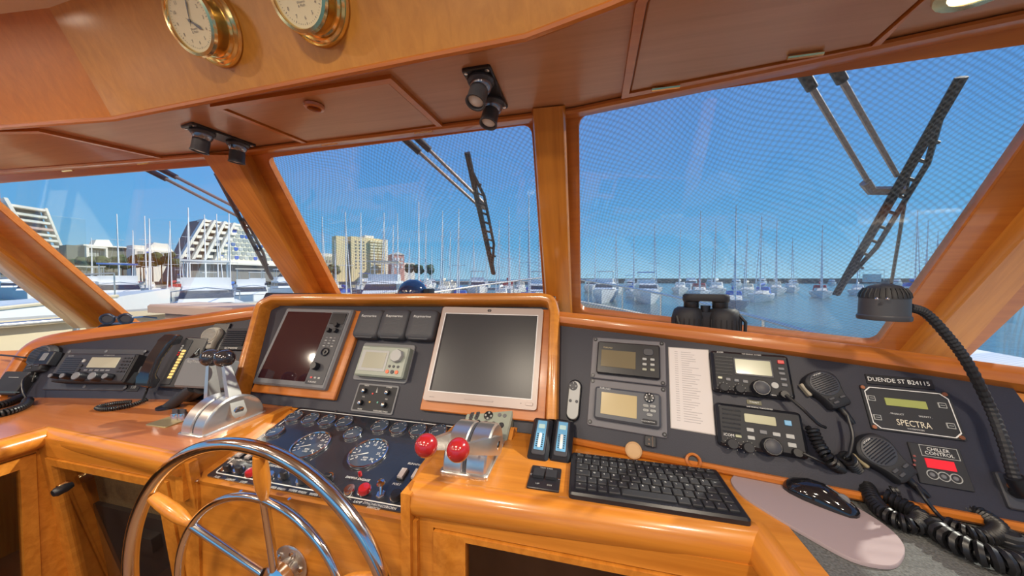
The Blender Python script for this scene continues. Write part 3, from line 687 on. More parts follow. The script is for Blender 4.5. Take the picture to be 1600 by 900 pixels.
for p in (cg2(567, 470), cg1(985, 460)):
    k = T.knob('key_switch', p, .013, .012, CHROME, .002); P = T.l(p, .014); T.add('key_slot', MB().plate(P.x, P.y, .002, .009, .0138, .0146, .0005, .0002), BLACK, k)
k = T.knob('toggle_switch', cg2(935, 530), .011, .006, CHROME, .002, n=6); P = T.l(cg2(935, 530), .01)
T.add('toggle_lever', MB().cyl((P.x, P.y, .007), (P.x-.004, P.y+.012, .024), .004, .0045).lathe([(.006, 0), (.010, .004), (.008, .010), (0, .012)], (P.x-.004, P.y+.012, .022)), CHROME, k)
for t_, p in (('STARBOARD', cg1(500, 248)), ('GENERATOR', cg1(645, 268)), ('STOP ENGINE', cg1(1100, 350)), ('FUEL', cg1(262, 498)), ('LIGHTS', cg1(445, 535)), ('STOP', cg1(628, 570)), ('WIPER WASH', cg1(1098, 655)), ('WIPER WASH', cg1(1390, 700)), ('WIPER WASH', cg2(205, 555)), ('DAMPER ENGAGE', cg2(665, 360)), ('LAMP', cg2(665, 632)), ('SYNCHRONIZER\nSWITCH', cg2(860, 685)), ('HORN', cg2(1058, 703)), ('PORT', cg2(1120, 425)), ('RUNNING', cg2(1335, 190))):
    T.text(t_, p, .0062, WHITE, .0026, italic=.15)
screws(T, [(455, 640), (525, 642), (660, 655), (308, 750), (376, 767), (452, 779), (630, 806)], .002, .004, CHROME)

# ================================================================== engine controls
def throttle(name, label, ox, oy, wd, rad, balls, bm, up, bladed=True):
    T = Thing(name, label, 'throttle', PC, o=(ox, oy, CT))
    arc = [(rad*cos(t), rad*.95*sin(t)) for t in [pi*k/20 for k in range(21)]]
    T.add('base', MB().plate(0, 0, wd+.012, rad*2+.012, 0, .006, .01, .002), BRUSH)
    for sx_ in (-1, 1):
        x0, x1 = (-wd/2, -.003) if sx_ < 0 else (.003, wd/2)
        b = MB(); ins = lambda k: [(y*k, z*k) for y, z in arc]
        ls = []
        for x, k in ((x0, .94), (x0+.004, 1.0), (x1-.004, 1.0), (x1, .94)): ls.append([(x, y, z+.004) for y, z in ins(k)])
        T.add('pod', b.loops(ls), BRUSH)
    T.add('spine', MB().loops([[(x, y*.96, z*.96+.004) for y, z in arc] for x in (-.003, .003)]), DGREY)
    for i, bp in enumerate(balls):
        sx_ = -1 if i == 0 else 1; B = T.loc(bp); hub = Vector((sx_*(wd/2+.006), 0, rad*.42))
        T.add('pivot', MB().lathe([(.018, 0), (.018, .010), (.012, .013)], (sx_*wd/2, 0, rad*.42), (sx_, 0, 0)), CHROME)
        L = MB(); d = B-hub; side = Vector((1, 0, 0)); perp = d.cross(side).normalized()
        ls = []
        for t, ww, th in ((-.08, .014, .006), (0, .022, .008), (.35, .018, .0075), (.8, .011, .006), (.97, .009, .006)):
            c = hub+d*t; ls.append([c+perp*ww+side*th, c-perp*ww+side*th, c-perp*ww-side*th, c+perp*ww-side*th])
        lv = T.add('lever', L.loops(ls), BRUSH)
        rb = .0235 if not up else .0275
        T.add('ball_knob', MB().sphere(B, rb, 28), bm, lv)
    return T
DKB = mat('dark polished ball', (.055, .05, .055), .16, metal=.5, coat=.4)
throttle('twin_throttle', 'twin chrome throttle with two red ball knobs next to the keyboard', -.268, .745, .105, .082, [aty((666, 696), .585), aty((716, 703), .585)], RED, False)
throttle('twin_throttle', 'twin chrome throttle with two dark ball knobs on upright levers', -1.095, .745, .088, .088, [aty((329, 559), .77), aty((351, 560), .76)], DKB, True)

# ================================================================== steering wheel
PWH = Plane((-.672, .49, -.685), 0, 90)
T = Thing('steering_wheel', 'large polished steel steering wheel with varnished wooden spoke grips', 'steering wheel', PWH)
ringp = lambda R, n: [(R*cos(2*pi*k/n), R*sin(2*pi*k/n), 0) for k in range(n)]
T.add('rim', MB().tube(ringp(.347, 96), .0135, 14, closed=True), CHROME)
T.add('inner_ring', MB().tube([(x, y, -.018) for x, y, z in ringp(.226, 72)], .0082, 12, closed=True), CHROME)
for k in range(6):
    a = radians(83.5+60*k); d = Vector((cos(a), sin(a), 0)); q = d*.226+Vector((0, 0, -.018)); h = d*.03+Vector((0, 0, -.055)); e = d*.335
    T.add('spoke', MB().cyl(h, q, .0085, .0085, 12), CHROME)
    L = (e-q).length
    T.add('spoke_grip', MB().lathe([(.007, .004), (.009, .010), (.0135, L*.3), (.0145, L*.5), (.0135, L*.75), (.011, L*.98)], q, e-q, 16), W_Y)
T.add('hub', MB().lathe([(.035, -.075), (.045, -.068), (.045, -.05), (.03, -.04), (0, -.035)]), CHROME)
T.add('shaft', MB().cyl((0, 0, -.105), (0, 0, -.06), .014), BRUSH)
T = Thing('shaft_flange', 'round steel flange with bolts on the wood behind the wheel', 'fitting', Plane((-.69, .6, -.69), 0, 90), o=(-.685, .6, -.688))
T.add('plate', MB().lathe([(.046, 0), (.048, .004), (.044, .007)], n=32), BRUSH)
for k in range(5):
    a = radians(70+72*k); T.add('bolt', MB().lathe([(.008, 0), (.008, .005), (.004, .007)], (.033*cos(a), .033*sin(a), .006), n=8), CHROME)
T.add('gland', MB().lathe([(.020, .006), (.021, .022), (.017, .03), (.0145, .034)], n=16), BRUSH)

# ================================================================== things on the starboard worktop
T = Thing('keyboard', 'black compact computer keyboard on the wooden worktop', 'keyboard', PC, px=(1020, 757))
q = T.quad([(892, 706), (1123, 733), (1169, 808), (889, 774)], .012)
KW, KH = q[2], q[3]; kx, ky = q[0], q[1]
T.add('case', MB().plate(kx, ky, KW, KH, 0, .013, .008, .004), BLACK)
KEYS = {}
def key(x, y, w, h, ch):
    kk = (round(w, 4), round(h, 4))
    if kk not in KEYS: KEYS[kk] = MB().plate(0, 0, w, h, 0, .005, .002, .0016, 2).mesh('key', SOFTB)
    o = link('key', KEYS[kk], T.e); o.location = (x, y, .0125)
    if ch:
        if ch not in TXT: TXT[ch] = textmesh(ch, .0042 if len(ch) == 1 else .0026, WHITE, 0, .0002)
        t_ = link('legend', TXT[ch], o); t_.location = (-w*.12, h*.12, .0051)
rows = [[('esc', .8)]+[('f%d' % k, .8) for k in range(1, 13)]+[('prt', .8), ('sc', .8), ('del', .8)],
        [('\u00b2', .8)]+[(c, 1) for c in '&1234567890)=']+[('<', 1.6)],
        [('tab', 1.4)]+[(c, 1) for c in 'AZERTYUIOP^$']+[('ent', 1.2)],
        [('caps', 1.6)]+[(c, 1) for c in 'QSDFGHJKLM%*']+[('', 1)],
        [('sh', 1.2)]+[(c, 1) for c in '<WXCVBN?.;!']+[('sh', 1.3), ('up', 1)],
        [('ctl', 1.2), ('fn', 1), ('win', 1), ('alt', 1.2), ('', 5.0), ('gr', 1.2), ('ct', 1), ('<', 1), ('v', 1), ('>', 1)]]
y = ky+KH/2-.017
for r, row in enumerate(rows):
    tot = sum(w_ for _, w_ in row); W_ = KW-.024; x = kx-W_/2; h = .014 if r == 0 else .0225
    for ch, w_ in row:
        ww = w_/tot*W_; key(x+ww/2, y-(h/2-.0065), ww-.003, h-.003, ch); x += ww
    y -= .0195 if r == 0 else .0234
T = Thing('switch_plate', 'small black rocker switch plate between throttle and keyboard', 'switch panel', PC, px=(850, 747))
q = T.quad([c5(1155, 535), c5(1385, 555), c5(1370, 735), c5(1115, 705)], .004)
T.add('plate', MB().plate(*q, 0, .004, .003, .001), BLACK)
for sx_ in (-1, 1):
    T.add('rocker', MB().loops([[(q[0]+sx_*.014+a, q[1]+.008+b, z) for a, b in ((-.012, -.014), (.012, -.014), (.012, .014), (-.012, .014))] for z in (.004, .010)]), SOFTB)
    T.text('UP' if sx_ < 0 else 'DN', (q[0]+sx_*.013, q[1]-.026, 0), .005, LGREY, .0045)
T.text('TRIM TABS', (q[0], q[1]+.033, 0), .0045, LGREY, .0045); screws(T, [(q[0]-.031, q[1]+.004, 0), (q[0]+.031, q[1]-.0, 0)], .004, .003, CHROME)
T = Thing('wooden_disc', 'pale round wooden disc at the foot of the dash behind the keyboard', 'disc', PR, px=(990, 704), off=0); T.add('disc', MB().lathe([(.0195, 0), (.0205, .003), (.0205, .016), (.019, .018), (0, .018)], n=28), mat('pale wood', (.58, .36, .17), .5, var=.1)); T.add('rim', MB().lathe([(.016, 0), (.018, 0), (.018, .001), (.016, .001)], (0, 0, .0178), ring=True), mat('pale wood edge', (.5, .28, .12), .5))
T = Thing('finger_hole', 'small round wooden finger hole ring at the foot of the dash', 'fitting', PR, px=(1082, 720)); T.add('ring', MB().lathe([(.010, 0), (.017, 0), (.017, .018), (.012, .020), (.010, .016)], ring=True), W_R); T.add('hole', MB().lathe([(.010, 0), (.010, .012)]), BLACK)
# mouse mat and mouse
T = Thing('mouse_mat', 'mauve oval mouse mat beside the keyboard', 'mouse mat', PC, px=(1280, 800))
mp = [T.l(p, .004) for p in [(1146, 742), (1196, 736), (1258, 750), (1318, 781), (1380, 818), (1412, 850), (1408, 875), (1385, 884), (1330, 872), (1262, 836), (1200, 800), (1158, 772), (1142, 752)]]
mp = spline(mp+[mp[0]], 5)[:-1]
T.add('mat', MB().loops([[(p.x*k, p.y*k, z) for p in mp] for k, z in ((1, -.002), (1, .003), (.994, .0042))]), PAD)
mo = PC.at((1279, 780), .004); md = PC.at((1322, 784), .004)-PC.at((1232, 748), .004)
T = Thing('computer_mouse', 'glossy black computer mouse on the mauve mat', 'mouse', Plane(mo, R=Vector((md.y, -md.x, 0)).normalized(), U=Vector((md.x, md.y, 0)).normalized()))
ls = []
for yy, wd, ht in ((-.056, .006, .006), (-.052, .018, .013), (-.04, .026, .024), (-.018, .030, .033), (.005, .029, .034), (.028, .026, .026), (.046, .022, .016), (.054, .014, .010), (.057, .005, .006)):
    ls.append([(wd*cos(t), yy, max(0, ht*sin(t))) for t in [pi*k/14 for k in range(15)]])
T.add('shell', MB().loops(ls), mat('gloss black', (.012, .012, .015), .08, coat=.6))
T.add('wheel', MB().lathe([(.008, -.003), (.010, -.002), (.010, .002), (.008, .003)], (0, .034, .019), (1, 0, 0)), MGREY)
T.add('seam', MB().tube([(0, .01, .0345), (0, .03, .0262), (0, .05, .0135)], .0008, 5), MGREY)
# two bilge remotes with blue labels, stereo remote keypad
for i, (a, b) in enumerate(((1150, 1110), (1310, 1285))):
    tl, tr_ = (c5(1150, 180), c5(1290, 190)) if i == 0 else (c5(1312, 195), c5(1455, 200)); bl, br = (c5(1112, 430), c5(1275, 450)) if i == 0 else (c5(1287, 450), c5(1450, 470))
    base = PC.at(c5(1190, 505) if i == 0 else c5(1368, 520))
    PLN = Plane(base, 3, 34)
    T = Thing('handheld_control', ['black hand control with a blue label next to the throttle', 'black hand control with a blue label next to the keyboard'][i], 'remote control', PLN, group='pair of black hand controls')
    H = .122; Wd = .054
    T.add('body', MB().plate(0, H/2, Wd, H, -.030, 0, .008, .008), BLACK)
    T.add('recess', MB().plate(0, H/2+.004, Wd*.62, H*.78, -.004, .0012, .005, .001), DGREY)
    T.add('label_sticker', MB().plate(0, H/2+.008, Wd*.46, H*.66, 0, .0022, .002, .0003), BLUEB)
    T.add('window', MB().plate(0, H*.76, Wd*.32, H*.10, .002, .0032, .002, .0003), mat('pale cyan window', (.5, .72, .72), .4))
    T.add('slider', MB().plate(0, H*.44, Wd*.14, H*.32, .002, .0045, .003, .001), WHITE)
    tk = MB()
    for k in range(7):
        for sx_ in (-1, 1): tk.plate(sx_*Wd*.13, H*(.31+.045*k), Wd*.07, H*.02, .0022, .0028, .0005, .0002)
    T.add('tick_marks', tk, BLACK)
PLN = Plane(PC.at((760, 690))+Vector((0, .03, .01)), 5, 42)
T = Thing('wired_keypad', 'grey green keypad with round keys leaning in a wooden rest below the monitor', 'remote control', PLN, o=None)
tl, tr_, br, bl = c5(665, 80), c5(1012, 100), c5(990, 270), c5(618, 200)
q = T.quad([c5(665, 80), c5(1012, 105), c5(985, 225), c5(618, 195)], .0)
kw = q[2]; cx, cy = q[0], q[1]-.03
T.add('body', MB().plate(cx, cy, kw, .15, -.028, 0, .005, .004), GREEN)
T.add('wooden_rest', MB().box(cx-kw/2-.014, cx+kw/2+.014, cy-.075, cy+.02, -.045, -.028).box(cx+kw/2+.001, cx+kw/2+.012, cy-.075, cy+.01, -.03, -.006).box(cx-kw/2-.012, cx-kw/2-.001, cy-.075, cy+.01, -.03, -.006), W_X)
for x, y in ((692, 122), (735, 125), (685, 140), (728, 143), (678, 160), (720, 162)): T.knob('button', c5(x, y), .0062, .002, DGREY, 0, n=12)
k = T.knob('cursor_pad', c5(815, 145), .014, .002, BLACK, 0); P = T.l(c5(815, 145), .003)
for a in range(4): T.add('cursor_key', MB().lathe([(.0035, 0), (.003, .001)], (P.x+.0085*cos(a*pi/2), P.y+.0085*sin(a*pi/2), .002), n=8), LGREY, k)
for x, y in ((902, 140), (942, 146)): T.knob('button', c5(x, y), .0058, .002, MGREY, 0, n=12)
for x, y in ((670, 192), (732, 198), (792, 206), (853, 213), (915, 220)): T.knob('button', c5(x, y), .008, .0025, SOFTB, 0, n=14)
T.text('STEREO', c5(728, 98), .006, WHITE, .0006)

# ================================================================== starboard dash instruments
def fist_mic(name, label, pts, plane, face_px, clipm, group=None, tilt=None, brand='ICOM', body=None):
    """hand microphone: pts = head centre px, tail px on its plane"""
    hc, tl = plane.at(pts[0], .03), plane.at(pts[1], .03)
    U = (hc-tl).normalized(); R = U.cross(plane.N).normalized(); pl = Plane(hc-plane.N*.02, R=R, U=U)
    T = Thing(name, label, 'microphone', pl, group=group); L = (hc-tl).length
    hw = pts[2]; body = body or SOFTB
    out = []
    for x, y in [(-.62, -.98), (-.70, -.55), (-.86, -.25), (-1, .0), (-1, .28), (-.82, .52), (-.45, .68), (0, .72), (.45, .68), (.82, .52), (1, .28), (1, 0), (.86, -.25), (.70, -.55), (.62, -.98), (.35, -1.04), (-.35, -1.04)]:
        out.append((x*hw, y*L if y < 0 else y*hw*1.35))
    sm = [(p.x, p.y) for p in spline([Vector((x, y, 0)) for x, y in out]+[Vector((*out[0], 0))], 3)[:-1]]
    cy = -L*.25
    T.add('shell', MB().loops([[(x*k, cy+(y-cy)*k, z) for x, y in sm] for k, z in ((.86, -.016), (.98, -.010), (1, .004), (.94, .013), (.84, .016))]), body)
    g = T.add('grille', MB().lathe([(hw*.80, 0), (hw*.80, .002), (hw*.74, .003)], (0, hw*.05, .0155), n=28), DGREY if body is SOFTB else body)
    sl = MB()
    for k in range(10):
        y = hw*(.60-.13*k); xx = sqrt(max(0, (hw*.70)**2-(y)**2)); sl.tube([(-xx, y+hw*.05, .0188), (xx, y+hw*.05, .0188)], hw*.028, 5)
    T.add('grille_slots', sl, BLACK if body is SOFTB else MGREY, g)
    T.text(brand, (0, hw*.68, 0), hw*.14, WHITE, .0192)
    for x, y in ((-.3, -.60), (-.22, -.78), (.32, -.66)): T.add('button', MB().plate(x*hw, y*L, hw*.34, L*.10, .0155, .019, .002, .0008), DGREY)
    T.add('talk_key', MB().plate(-hw*1.02, hw*.1, hw*.22, hw*.9, -.008, .006, .004, .002), clipm)
    T.add('strain_relief', MB().lathe([(.0075, 0), (.0065, .01), (.0075, .012), (.006, .022), (.0065, .024), (.0045, .036)], (0, -L*1.02, 0), (0, -1, -.1), 12), RUBB)
    return T
T = Thing('remote_fob', 'small oval grey and black remote control on the dash', 'remote control', PR, px=(897, 626))
a, b = T.l((896, 602), .012), T.l((897, 648), .012); L = (a-b).length
out = [(x, y) for x, y in rrect(.036, L+.034, .0175, 6)]
c = (a+b)/2
T.add('shell', MB().loops([[(c.x+x*k, c.y+y*k, z) for x, y in out] for k, z in ((1, 0), (1, .009), (.93, .013))]), BLACK)
T.add('face', MB().loops([[(c.x+x*.84, c.y+y*.9, z) for x, y in out] for z in (.012, .0142)]), LGREY)
k = T.add('cursor_ring', MB().lathe([(.0125, 0), (.0125, .0015), (.011, .002)], (a.x, a.y-.002, .014)), DGREY)
for i in range(4):
    t = i*pi/2; T.add('cursor_key', MB().lathe([(.003, 0), (.002, .001)], (a.x+.008*cos(t), a.y-.002+.008*sin(t), .016), n=3), LGREY, k)
for sx_ in (-1, 1): T.knob('button', (c.x+sx_*.009, c.y-.004, 0), .0042, .002, DGREY, .014, n=12)
# two stacked small displays
for i in range(2):
    pq = [(330, 85), (903, 118), (905, 462), (310, 405)] if i == 0 else [(305, 412), (905, 470), (920, 880), (288, 770)]
    T = Thing('dash_display', ['small black navigation display above the other on the dash', 'small grey navigation display with an amber screen below the black one'][i], 'display', PR, px=c6((pq[0][0]+pq[2][0])/2, (pq[0][1]+pq[2][1])/2), group='stacked small displays')
    q = T.quad([c6(*p) for p in pq], .006)
    T.add('mount_plate', MB().plate(*q, 0, .006, .006, .002), mat('violet grey plate', (.15, .145, .165), .45))
    if i == 0:
        b = T.quad([c6(370, 115), c6(857, 145), c6(858, 412), c6(358, 362)], .02); T.add('housing', MB().plate(*b, .004, .02, .006, .003), BLACK)
        sc = T.plate('screen', c6(400, 180), c6(665, 335), .019, .0212, LCDD, .001, .0002); T.text('FURUNO', c6(450, 166), .0045, LCDA, .0206)
        P = T.l(c6(765, 202), .02); T.add('cursor_pad', MB().plate(P.x, P.y, .026, .020, .02, .0225, .008, .001), DGREY)
        for x, y in ((735, 255), (797, 260), (735, 296), (797, 300), (735, 336), (797, 340)): P = T.l(c6(x, y), .02); T.add('button', MB().plate(P.x, P.y, .011, .0065, .02, .022, .002, .0005), LGREY if y < 330 else LCDG)
        scs = ((352, 100), (870, 133), (332, 380), (880, 443))
    else:
        b = T.quad([c6(350, 468), c6(862, 520), c6(868, 808), c6(335, 712)], .022); T.add('housing', MB().plate(*b, .004, .022, .008, .005), mat('blue grey housing', (.085, .092, .11), .42))
        T.plate('screen', c6(400, 510), c6(674, 722), .021, .0232, LCDA, .001, .0002); T.text('FURUNO', c6(428, 485), .005, WHITE, .0226)
        P = T.l(c6(772, 558), .022); cp_ = T.add('cursor_pad', MB().lathe([(.013, 0), (.013, .002), (.011, .003)], (P.x, P.y, .022)), BLACK)
        for j in range(8): T.add('cursor_key', MB().lathe([(.002, 0), (.0015, .001)], (P.x+.009*cos(j*pi/4), P.y+.009*sin(j*pi/4), .0248), n=6), WHITE, cp_)
        for x, y in ((745, 620), (800, 625), (745, 655), (802, 662), (775, 692), (748, 742), (802, 750)):
            P = T.l(c6(x, y), .022); T.add('button', MB().plate(P.x, P.y, .014 if y < 700 else .018, .0065 if y < 700 else .011, .022, .0245, .003, .0006), LGREY if y < 700 else SOFTB)
        for t_, x, y in (('MENU', 745, 620), ('ENT', 800, 625), ('DISP', 745, 655), ('CLR', 802, 662), ('MARK', 775, 692), ('WAYPOINT', 748, 742), ('PWR', 802, 750)): T.text(t_, c6(x, y), .003, BLACK if y < 700 else WHITE, .0247)
        scs = ((330, 425), (882, 493), (308, 743), (893, 845))
    for p in scs: T.knob('screw', c6(*p), .0055, .0022, BLACK, .006, n=12); T.knob('screw_slot', c6(*p), .0025, .0024, MGREY, .006, n=6)
# typed channel list
T = Thing('typed_list', 'pinkish paper list of typed lines in a clear sleeve beside the displays', 'paper', PR, px=(1080, 610))
q = T.quad([(1047, 543), (1107.6, 548), (1115, 679), (1047, 667)], .001)
T.add('sleeve', MB().plate(q[0], q[1], q[2]+.004, q[3]+.004, 0, .0012, .001, .0003), mat('clear sleeve edge', (.45, .42, .40), .3)); pg = T.add('sheet', MB().plate(*q, .001, .002, .001, .0002), PAPER)
rr = random.Random(3); ln = MB()
for k in range(31):
    y = q[1]+q[3]*.45-k*q[3]*.0285; x = q[0]-q[2]*.36
    ln.plate(x+.004, y, .008, .0016, .002, .0023, .0002, .0001); w_ = rr.uniform(.018, .045); ln.plate(x+.016+w_/2, y, w_, .0016, .002, .0023, .0002, .0001)
T.add('typed_lines', ln, mat('faded type', (.50, .46, .46), .8), pg)
# two VHF radios
for i in range(2):
    T = Thing('marine_radio', ['black marine radio with a red distress key', 'black marine radio with a blue key under the other radio'][i], 'radio', PR, px=(1178, 586) if i == 0 else (1195, 672), group='stacked marine radios')
    pq = [c7(150, 85), c7(745, 130), c7(830, 475), c7(175, 410)] if i == 0 else [c7(190, 490), c7(850, 575), c7(925, 905), c7(215, 860)]
    q = T.quad(pq, .015); T.add('body', MB().plate(*q, 0, .018, .008, .006), BLACK)
    T.add('face', MB().plate(q[0], q[1], q[2]-.012, q[3]-.012, .016, .020, .006, .001), SOFTB)
    gr = MB()
    for k in range(6):
        p = T.l(c7(190 if i == 0 else 245, (135 if i == 0 else 545)+k*(26 if i == 0 else 34)), .02); p2 = T.l(c7(322 if i == 0 else 385, (150 if i == 0 else 560)+k*(24 if i == 0 else 32)), .02)
        gr.tube([(p.x, p.y, .0205), (p2.x, p.y, .0205)], .0016, 5)
    T.add('speaker_slots', gr, BLACK)
    if i == 0:
        sb = T.plate('display_surround', c7(325, 140), c7(650, 305), .019, .0215, DGREY, .003, .0008); T.plate('display', c7(338, 152), c7(635, 290), .021, .0222, LCD, .002, .0002)
        btn = [(700, 178, REDL, .013, .009), (703, 231, MGREY, .012, .006), (710, 268, MGREY, .012, .006), (722, 313, MGREY, .012, .006), (730, 357, MGREY, .011, .007), (226, 299, LCD, .010, .006), (290, 313, MGREY, .010, .007), (355, 322, MGREY, .010, .007), (424, 330, MGREY, .011, .007)]
        kn = [(262, 372, .010), (385, 385, .010)]; big = (553, 378); T.knob('channel_button', c7(656, 360), .0075, .003, LGREY, .02)
        tx = [('ICOM', 225, 102, .0042), ('VHF MARINE  IC-M505', 470, 120, .003), ('DISTRESS', 697, 183, .0022), ('MENU', 645, 438, .003)]; con = (735, 430)
    else:
        T.plate('display', c7(412, 578), c7(668, 680), .019, .0215, mat('pale olive display', (.44, .43, .27), .25), .002, .0003)
        btn = [(757, 655, BLUEB, .013, .011), (462, 708, LGREY, .014, .008), (564, 726, MGREY, .014, .008), (668, 744, LGREY, .014, .008), (775, 760, LGREY, .015, .009), (470, 770, LGREY, .014, .008), (790, 828, LGREY, .015, .009), (370, 758, LCD, .012, .006)]
        kn = [(328, 818, .011), (455, 848, .011)]; big = (640, 840); tx = [('ICOM', 295, 748, .006), ('VHF MARINE TRANSCEIVER', 535, 538, .003)]; con = (838, 888)
    for x, y, m, w_, h_ in btn: P = T.l(c7(x, y), .022); T.add('button', MB().plate(P.x, P.y, w_, h_, .02, .0228, .0015, .0007), m)
    for x, y, r in kn:
        T.knob('knob', c7(x, y), r, .012, SOFTB, .02); P = T.l(c7(x, y), .03); dm = MB()
        for j in range(9):
            t = radians(-50+35*j); dm.lathe([(.0008, 0), (.0008, .0005)], (P.x+(r+.003)*cos(t), P.y+(r+.003)*sin(t), .0202), n=5)
        T.add('scale_dots', dm, LGREY)
    T.knob('channel_selector', c7(*big), .0195, .016, BLACK, .02, .017, n=12); T.add('selector_cap', MB().lathe([(.0145, 0), (.0145, .002), (.013, .003)], (*T.l(c7(*big), .036).xy, .0355), n=24), DGREY)
    T.knob('cord_socket', c7(*con), .009, .010, RUBB, .02)
    for t_, x, y, h_ in tx: T.text(t_, c7(x, y), h_, WHITE, .0204)
T = Thing('label_tag', 'tiny olive label tape between the two marine radios', 'label', PR, px=(1178, 629)); T.add('tape', MB().plate(0, 0, .030, .010, 0, .0015, .001, .0004), mat('olive tape', (.16, .15, .09), .5)); T.text('TWAIT', (0, 0, 0), .0045, WHITE, .0018)
mic1 = fist_mic('hand_microphone', 'black hand microphone hung on the dash above the coiled cord', [(1290, 600), (1320, 634), .033], PR, None, mat('cream clip', (.42, .38, .30), .5), 'pair of hand microphones')
mic2 = fist_mic('hand_microphone', 'black hand microphone hung beside the small red lit controller', [(1376, 706), (1428, 748), .034], PR, None, mat('tan clip', (.34, .28, .16), .5), 'pair of hand microphones')
# ship name plate, watermaker panel, chiller control
T = Thing('name_plate', 'black name plate with white capital letters on the dash', 'sign', PR, px=c8(620, 378))
q = T.quad([c8(362, 318), c8(890, 375), c8(895, 440), c8(370, 398)], .002); T.add('plate', MB().plate(q[0], q[1], q[2], .022, 0, .003, .001, .0006), BLACK)
T.text('DUENDE ST B24115', (q[0]-.002, q[1], 0), .0092, WHITE, .0034, width=q[2]*.92)
T = Thing('watermaker_panel', 'black controller with white outline and green display under the name plate', 'control panel', PR, px=c8(730, 620))
q = T.quad([c8(330, 415), c8(1000, 470), c8(1140, 835), c8(430, 750)], .004); T.add('plate', MB().plate(q[0], q[1], q[2]+.006, q[3]+.004, 0, .004, .003, .001), SOFTB)
w_, h_ = q[2], q[3]; n_ = .010
notch = lambda w_, h_: [(q[0]+x, q[1]+y) for x, y in ((-w_/2+n_, h_/2), (w_/2-n_, h_/2), (w_/2, h_/2-n_), (w_/2, -h_/2+n_), (w_/2-n_, -h_/2), (-w_/2+n_, -h_/2), (-w_/2, -h_/2+n_), (-w_/2, h_/2-n_))]
T.add('white_outline', star_ring(notch(w_-.006, h_-.006), notch(w_-.003, h_-.003), .004, .0046), WHITE)
T.plate('display', c8(508, 505), c8(855, 600), .003, .0052, LCDY, .001, .0003)
for x, y in ((408, 510), (455, 660), (962, 568), (1030, 728)):
    P = T.l(c8(x, y), .005); b = T.add('button', MB().plate(P.x, P.y, .0125, .011, .004, .006, .001, .0005), LGREY); T.add('button_face', MB().plate(P.x, P.y, .0095, .008, .0055, .0064, .001, .0002), SOFTB, b); T.add('button_mark', MB().plate(P.x, P.y, .007, .0012, .006, .0067, .0004, .0001), LGREY, b)
for p in ((342, 424), (985, 480), (1122, 820), (435, 735)): T.knob('screw', c8(*p), .0042, .0025, mat('copper screw', (.50, .22, .13), .3, metal=.8), .004, n=10)
T.text('SPECTRA', c8(740, 715), .0125, mat('cream print', (.80, .74, .58), .5), .0046, width=.052); T.text('WATERMAKERS', c8(756, 757), .0026, WHITE, .0046)
T.text('. PRODUCT', c8(605, 634), .0032, WHITE, .0046); T.text('SALINITY .', c8(832, 658), .0032, WHITE, .0046)
T = Thing('chiller_control', 'black chiller controller with a red display and three round keys', 'control panel', PR, px=cs(980, 290))
q = T.quad([cs(810, 150), cs(1075, 185), cs(1165, 425), cs(830, 375)], .003); T.add('plate', MB().plate(*q, 0, .004, .002, .001), SOFTB)
P = T.l(cs(962, 205), .004); hw_, hh_ = .026, .0095
T.add('title_frame', star_ring([(P.x+a, P.y+b) for a, b in ((-hw_, -hh_), (hw_, -hh_), (hw_, hh_), (-hw_, hh_))], [(P.x+a, P.y+b) for a, b in ((-hw_-.001, -hh_-.001), (hw_+.001, -hh_-.001), (hw_+.001, hh_+.001), (-hw_-.001, hh_+.001))], .004, .0045), LGREY)
T.text('CHILLER\nCONTROL', cs(960, 205), .0062, WHITE, .0046)
a, b = T.l(cs(880, 235), .005), T.l(cs(1065, 315), .005)
T.add('red_display', MB().box(a.x, b.x, b.y, a.y, .003, .0055), mat('lit red display', (.6, .02, .03), .3, emit=(.8, .015, .03), es=.55))
for x, y in ((925, 330), (990, 342), (1058, 353)):
    P = T.l(cs(x, y), .004); k = T.add('round_key', MB().lathe([(.0085, 0), (.0085, .0012), (.0072, .0012), (.0072, 0)], (P.x, P.y, .004), ring=True), LGREY); T.add('key_centre', MB().lathe([(.004, 0), (.003, .0012)], (P.x, P.y, .004)), MGREY, k)
for y in (225, 250, 275): T.knob('indicator', cs(825, y), .0022, .001, mat('dull red lamp', (.3, .08, .07), .4), .004, n=8)
# gooseneck lamp
T = Thing('gooseneck_lamp', 'black gooseneck lamp with a domed head clamped to the dash', 'lamp', PR, px=(1582, 768))
T.add('bracket', MB().plate(0, 0, .034, .060, 0, .008, .004, .002), DGREY); T.add('screw', MB().lathe([(.006, 0), (.006, .002), (.003, .003)], (-.004, .008, .008)), mat('copper screw', (.50, .22, .13), .3, metal=.8))
hp = aty((1381, 474), .76)
npx = [((1420, 480), .76), ((1447, 490), .765), ((1482, 527), .77), ((1512, 568), .775), ((1545, 632), .785), ((1568, 690), .79), ((1585, 745), .785)]
npts = [aty(p, Y) for p, Y in npx[:4]]+[PR.at(npx[4][0], .045), PR.at(npx[5][0], .042), PR.at(npx[6][0], .034)]+[T.o+PR.N*.02]
T.add('base_clamp', MB().tube([T.loc(npts[-2]), T.loc(npts[-1]), T.loc(T.o)], .012, 10), BLACK)
sp = spline([T.loc(p) for p in npts], 14)
T.add('neck', MB().tube(sp, [.0072 if i % 2 else .0085 for i in range(len(sp))], 10), SOFTB, smooth=10)
H = T.loc(hp); zup = Vector((PR.R.z, PR.U.z, PR.N.z)); r = .0345
T.add('head', MB().lathe([(r*1.03, -.032), (r*1.06, -.030), (r*1.06, -.024), (r, -.022), (r*.985, .012)], H, zup, 32), DGREY)
dm = T.add('dome', MB().lathe([(r*1.0, .010), (r*.98, .016), (r*.86, .026), (r*.62, .034), (r*.3, .038), (0, .039)], H, zup, 32), SOFTB)
fn = MB(); a_, b_ = zup.orthogonal().normalized(), None; b_ = zup.cross(a_)
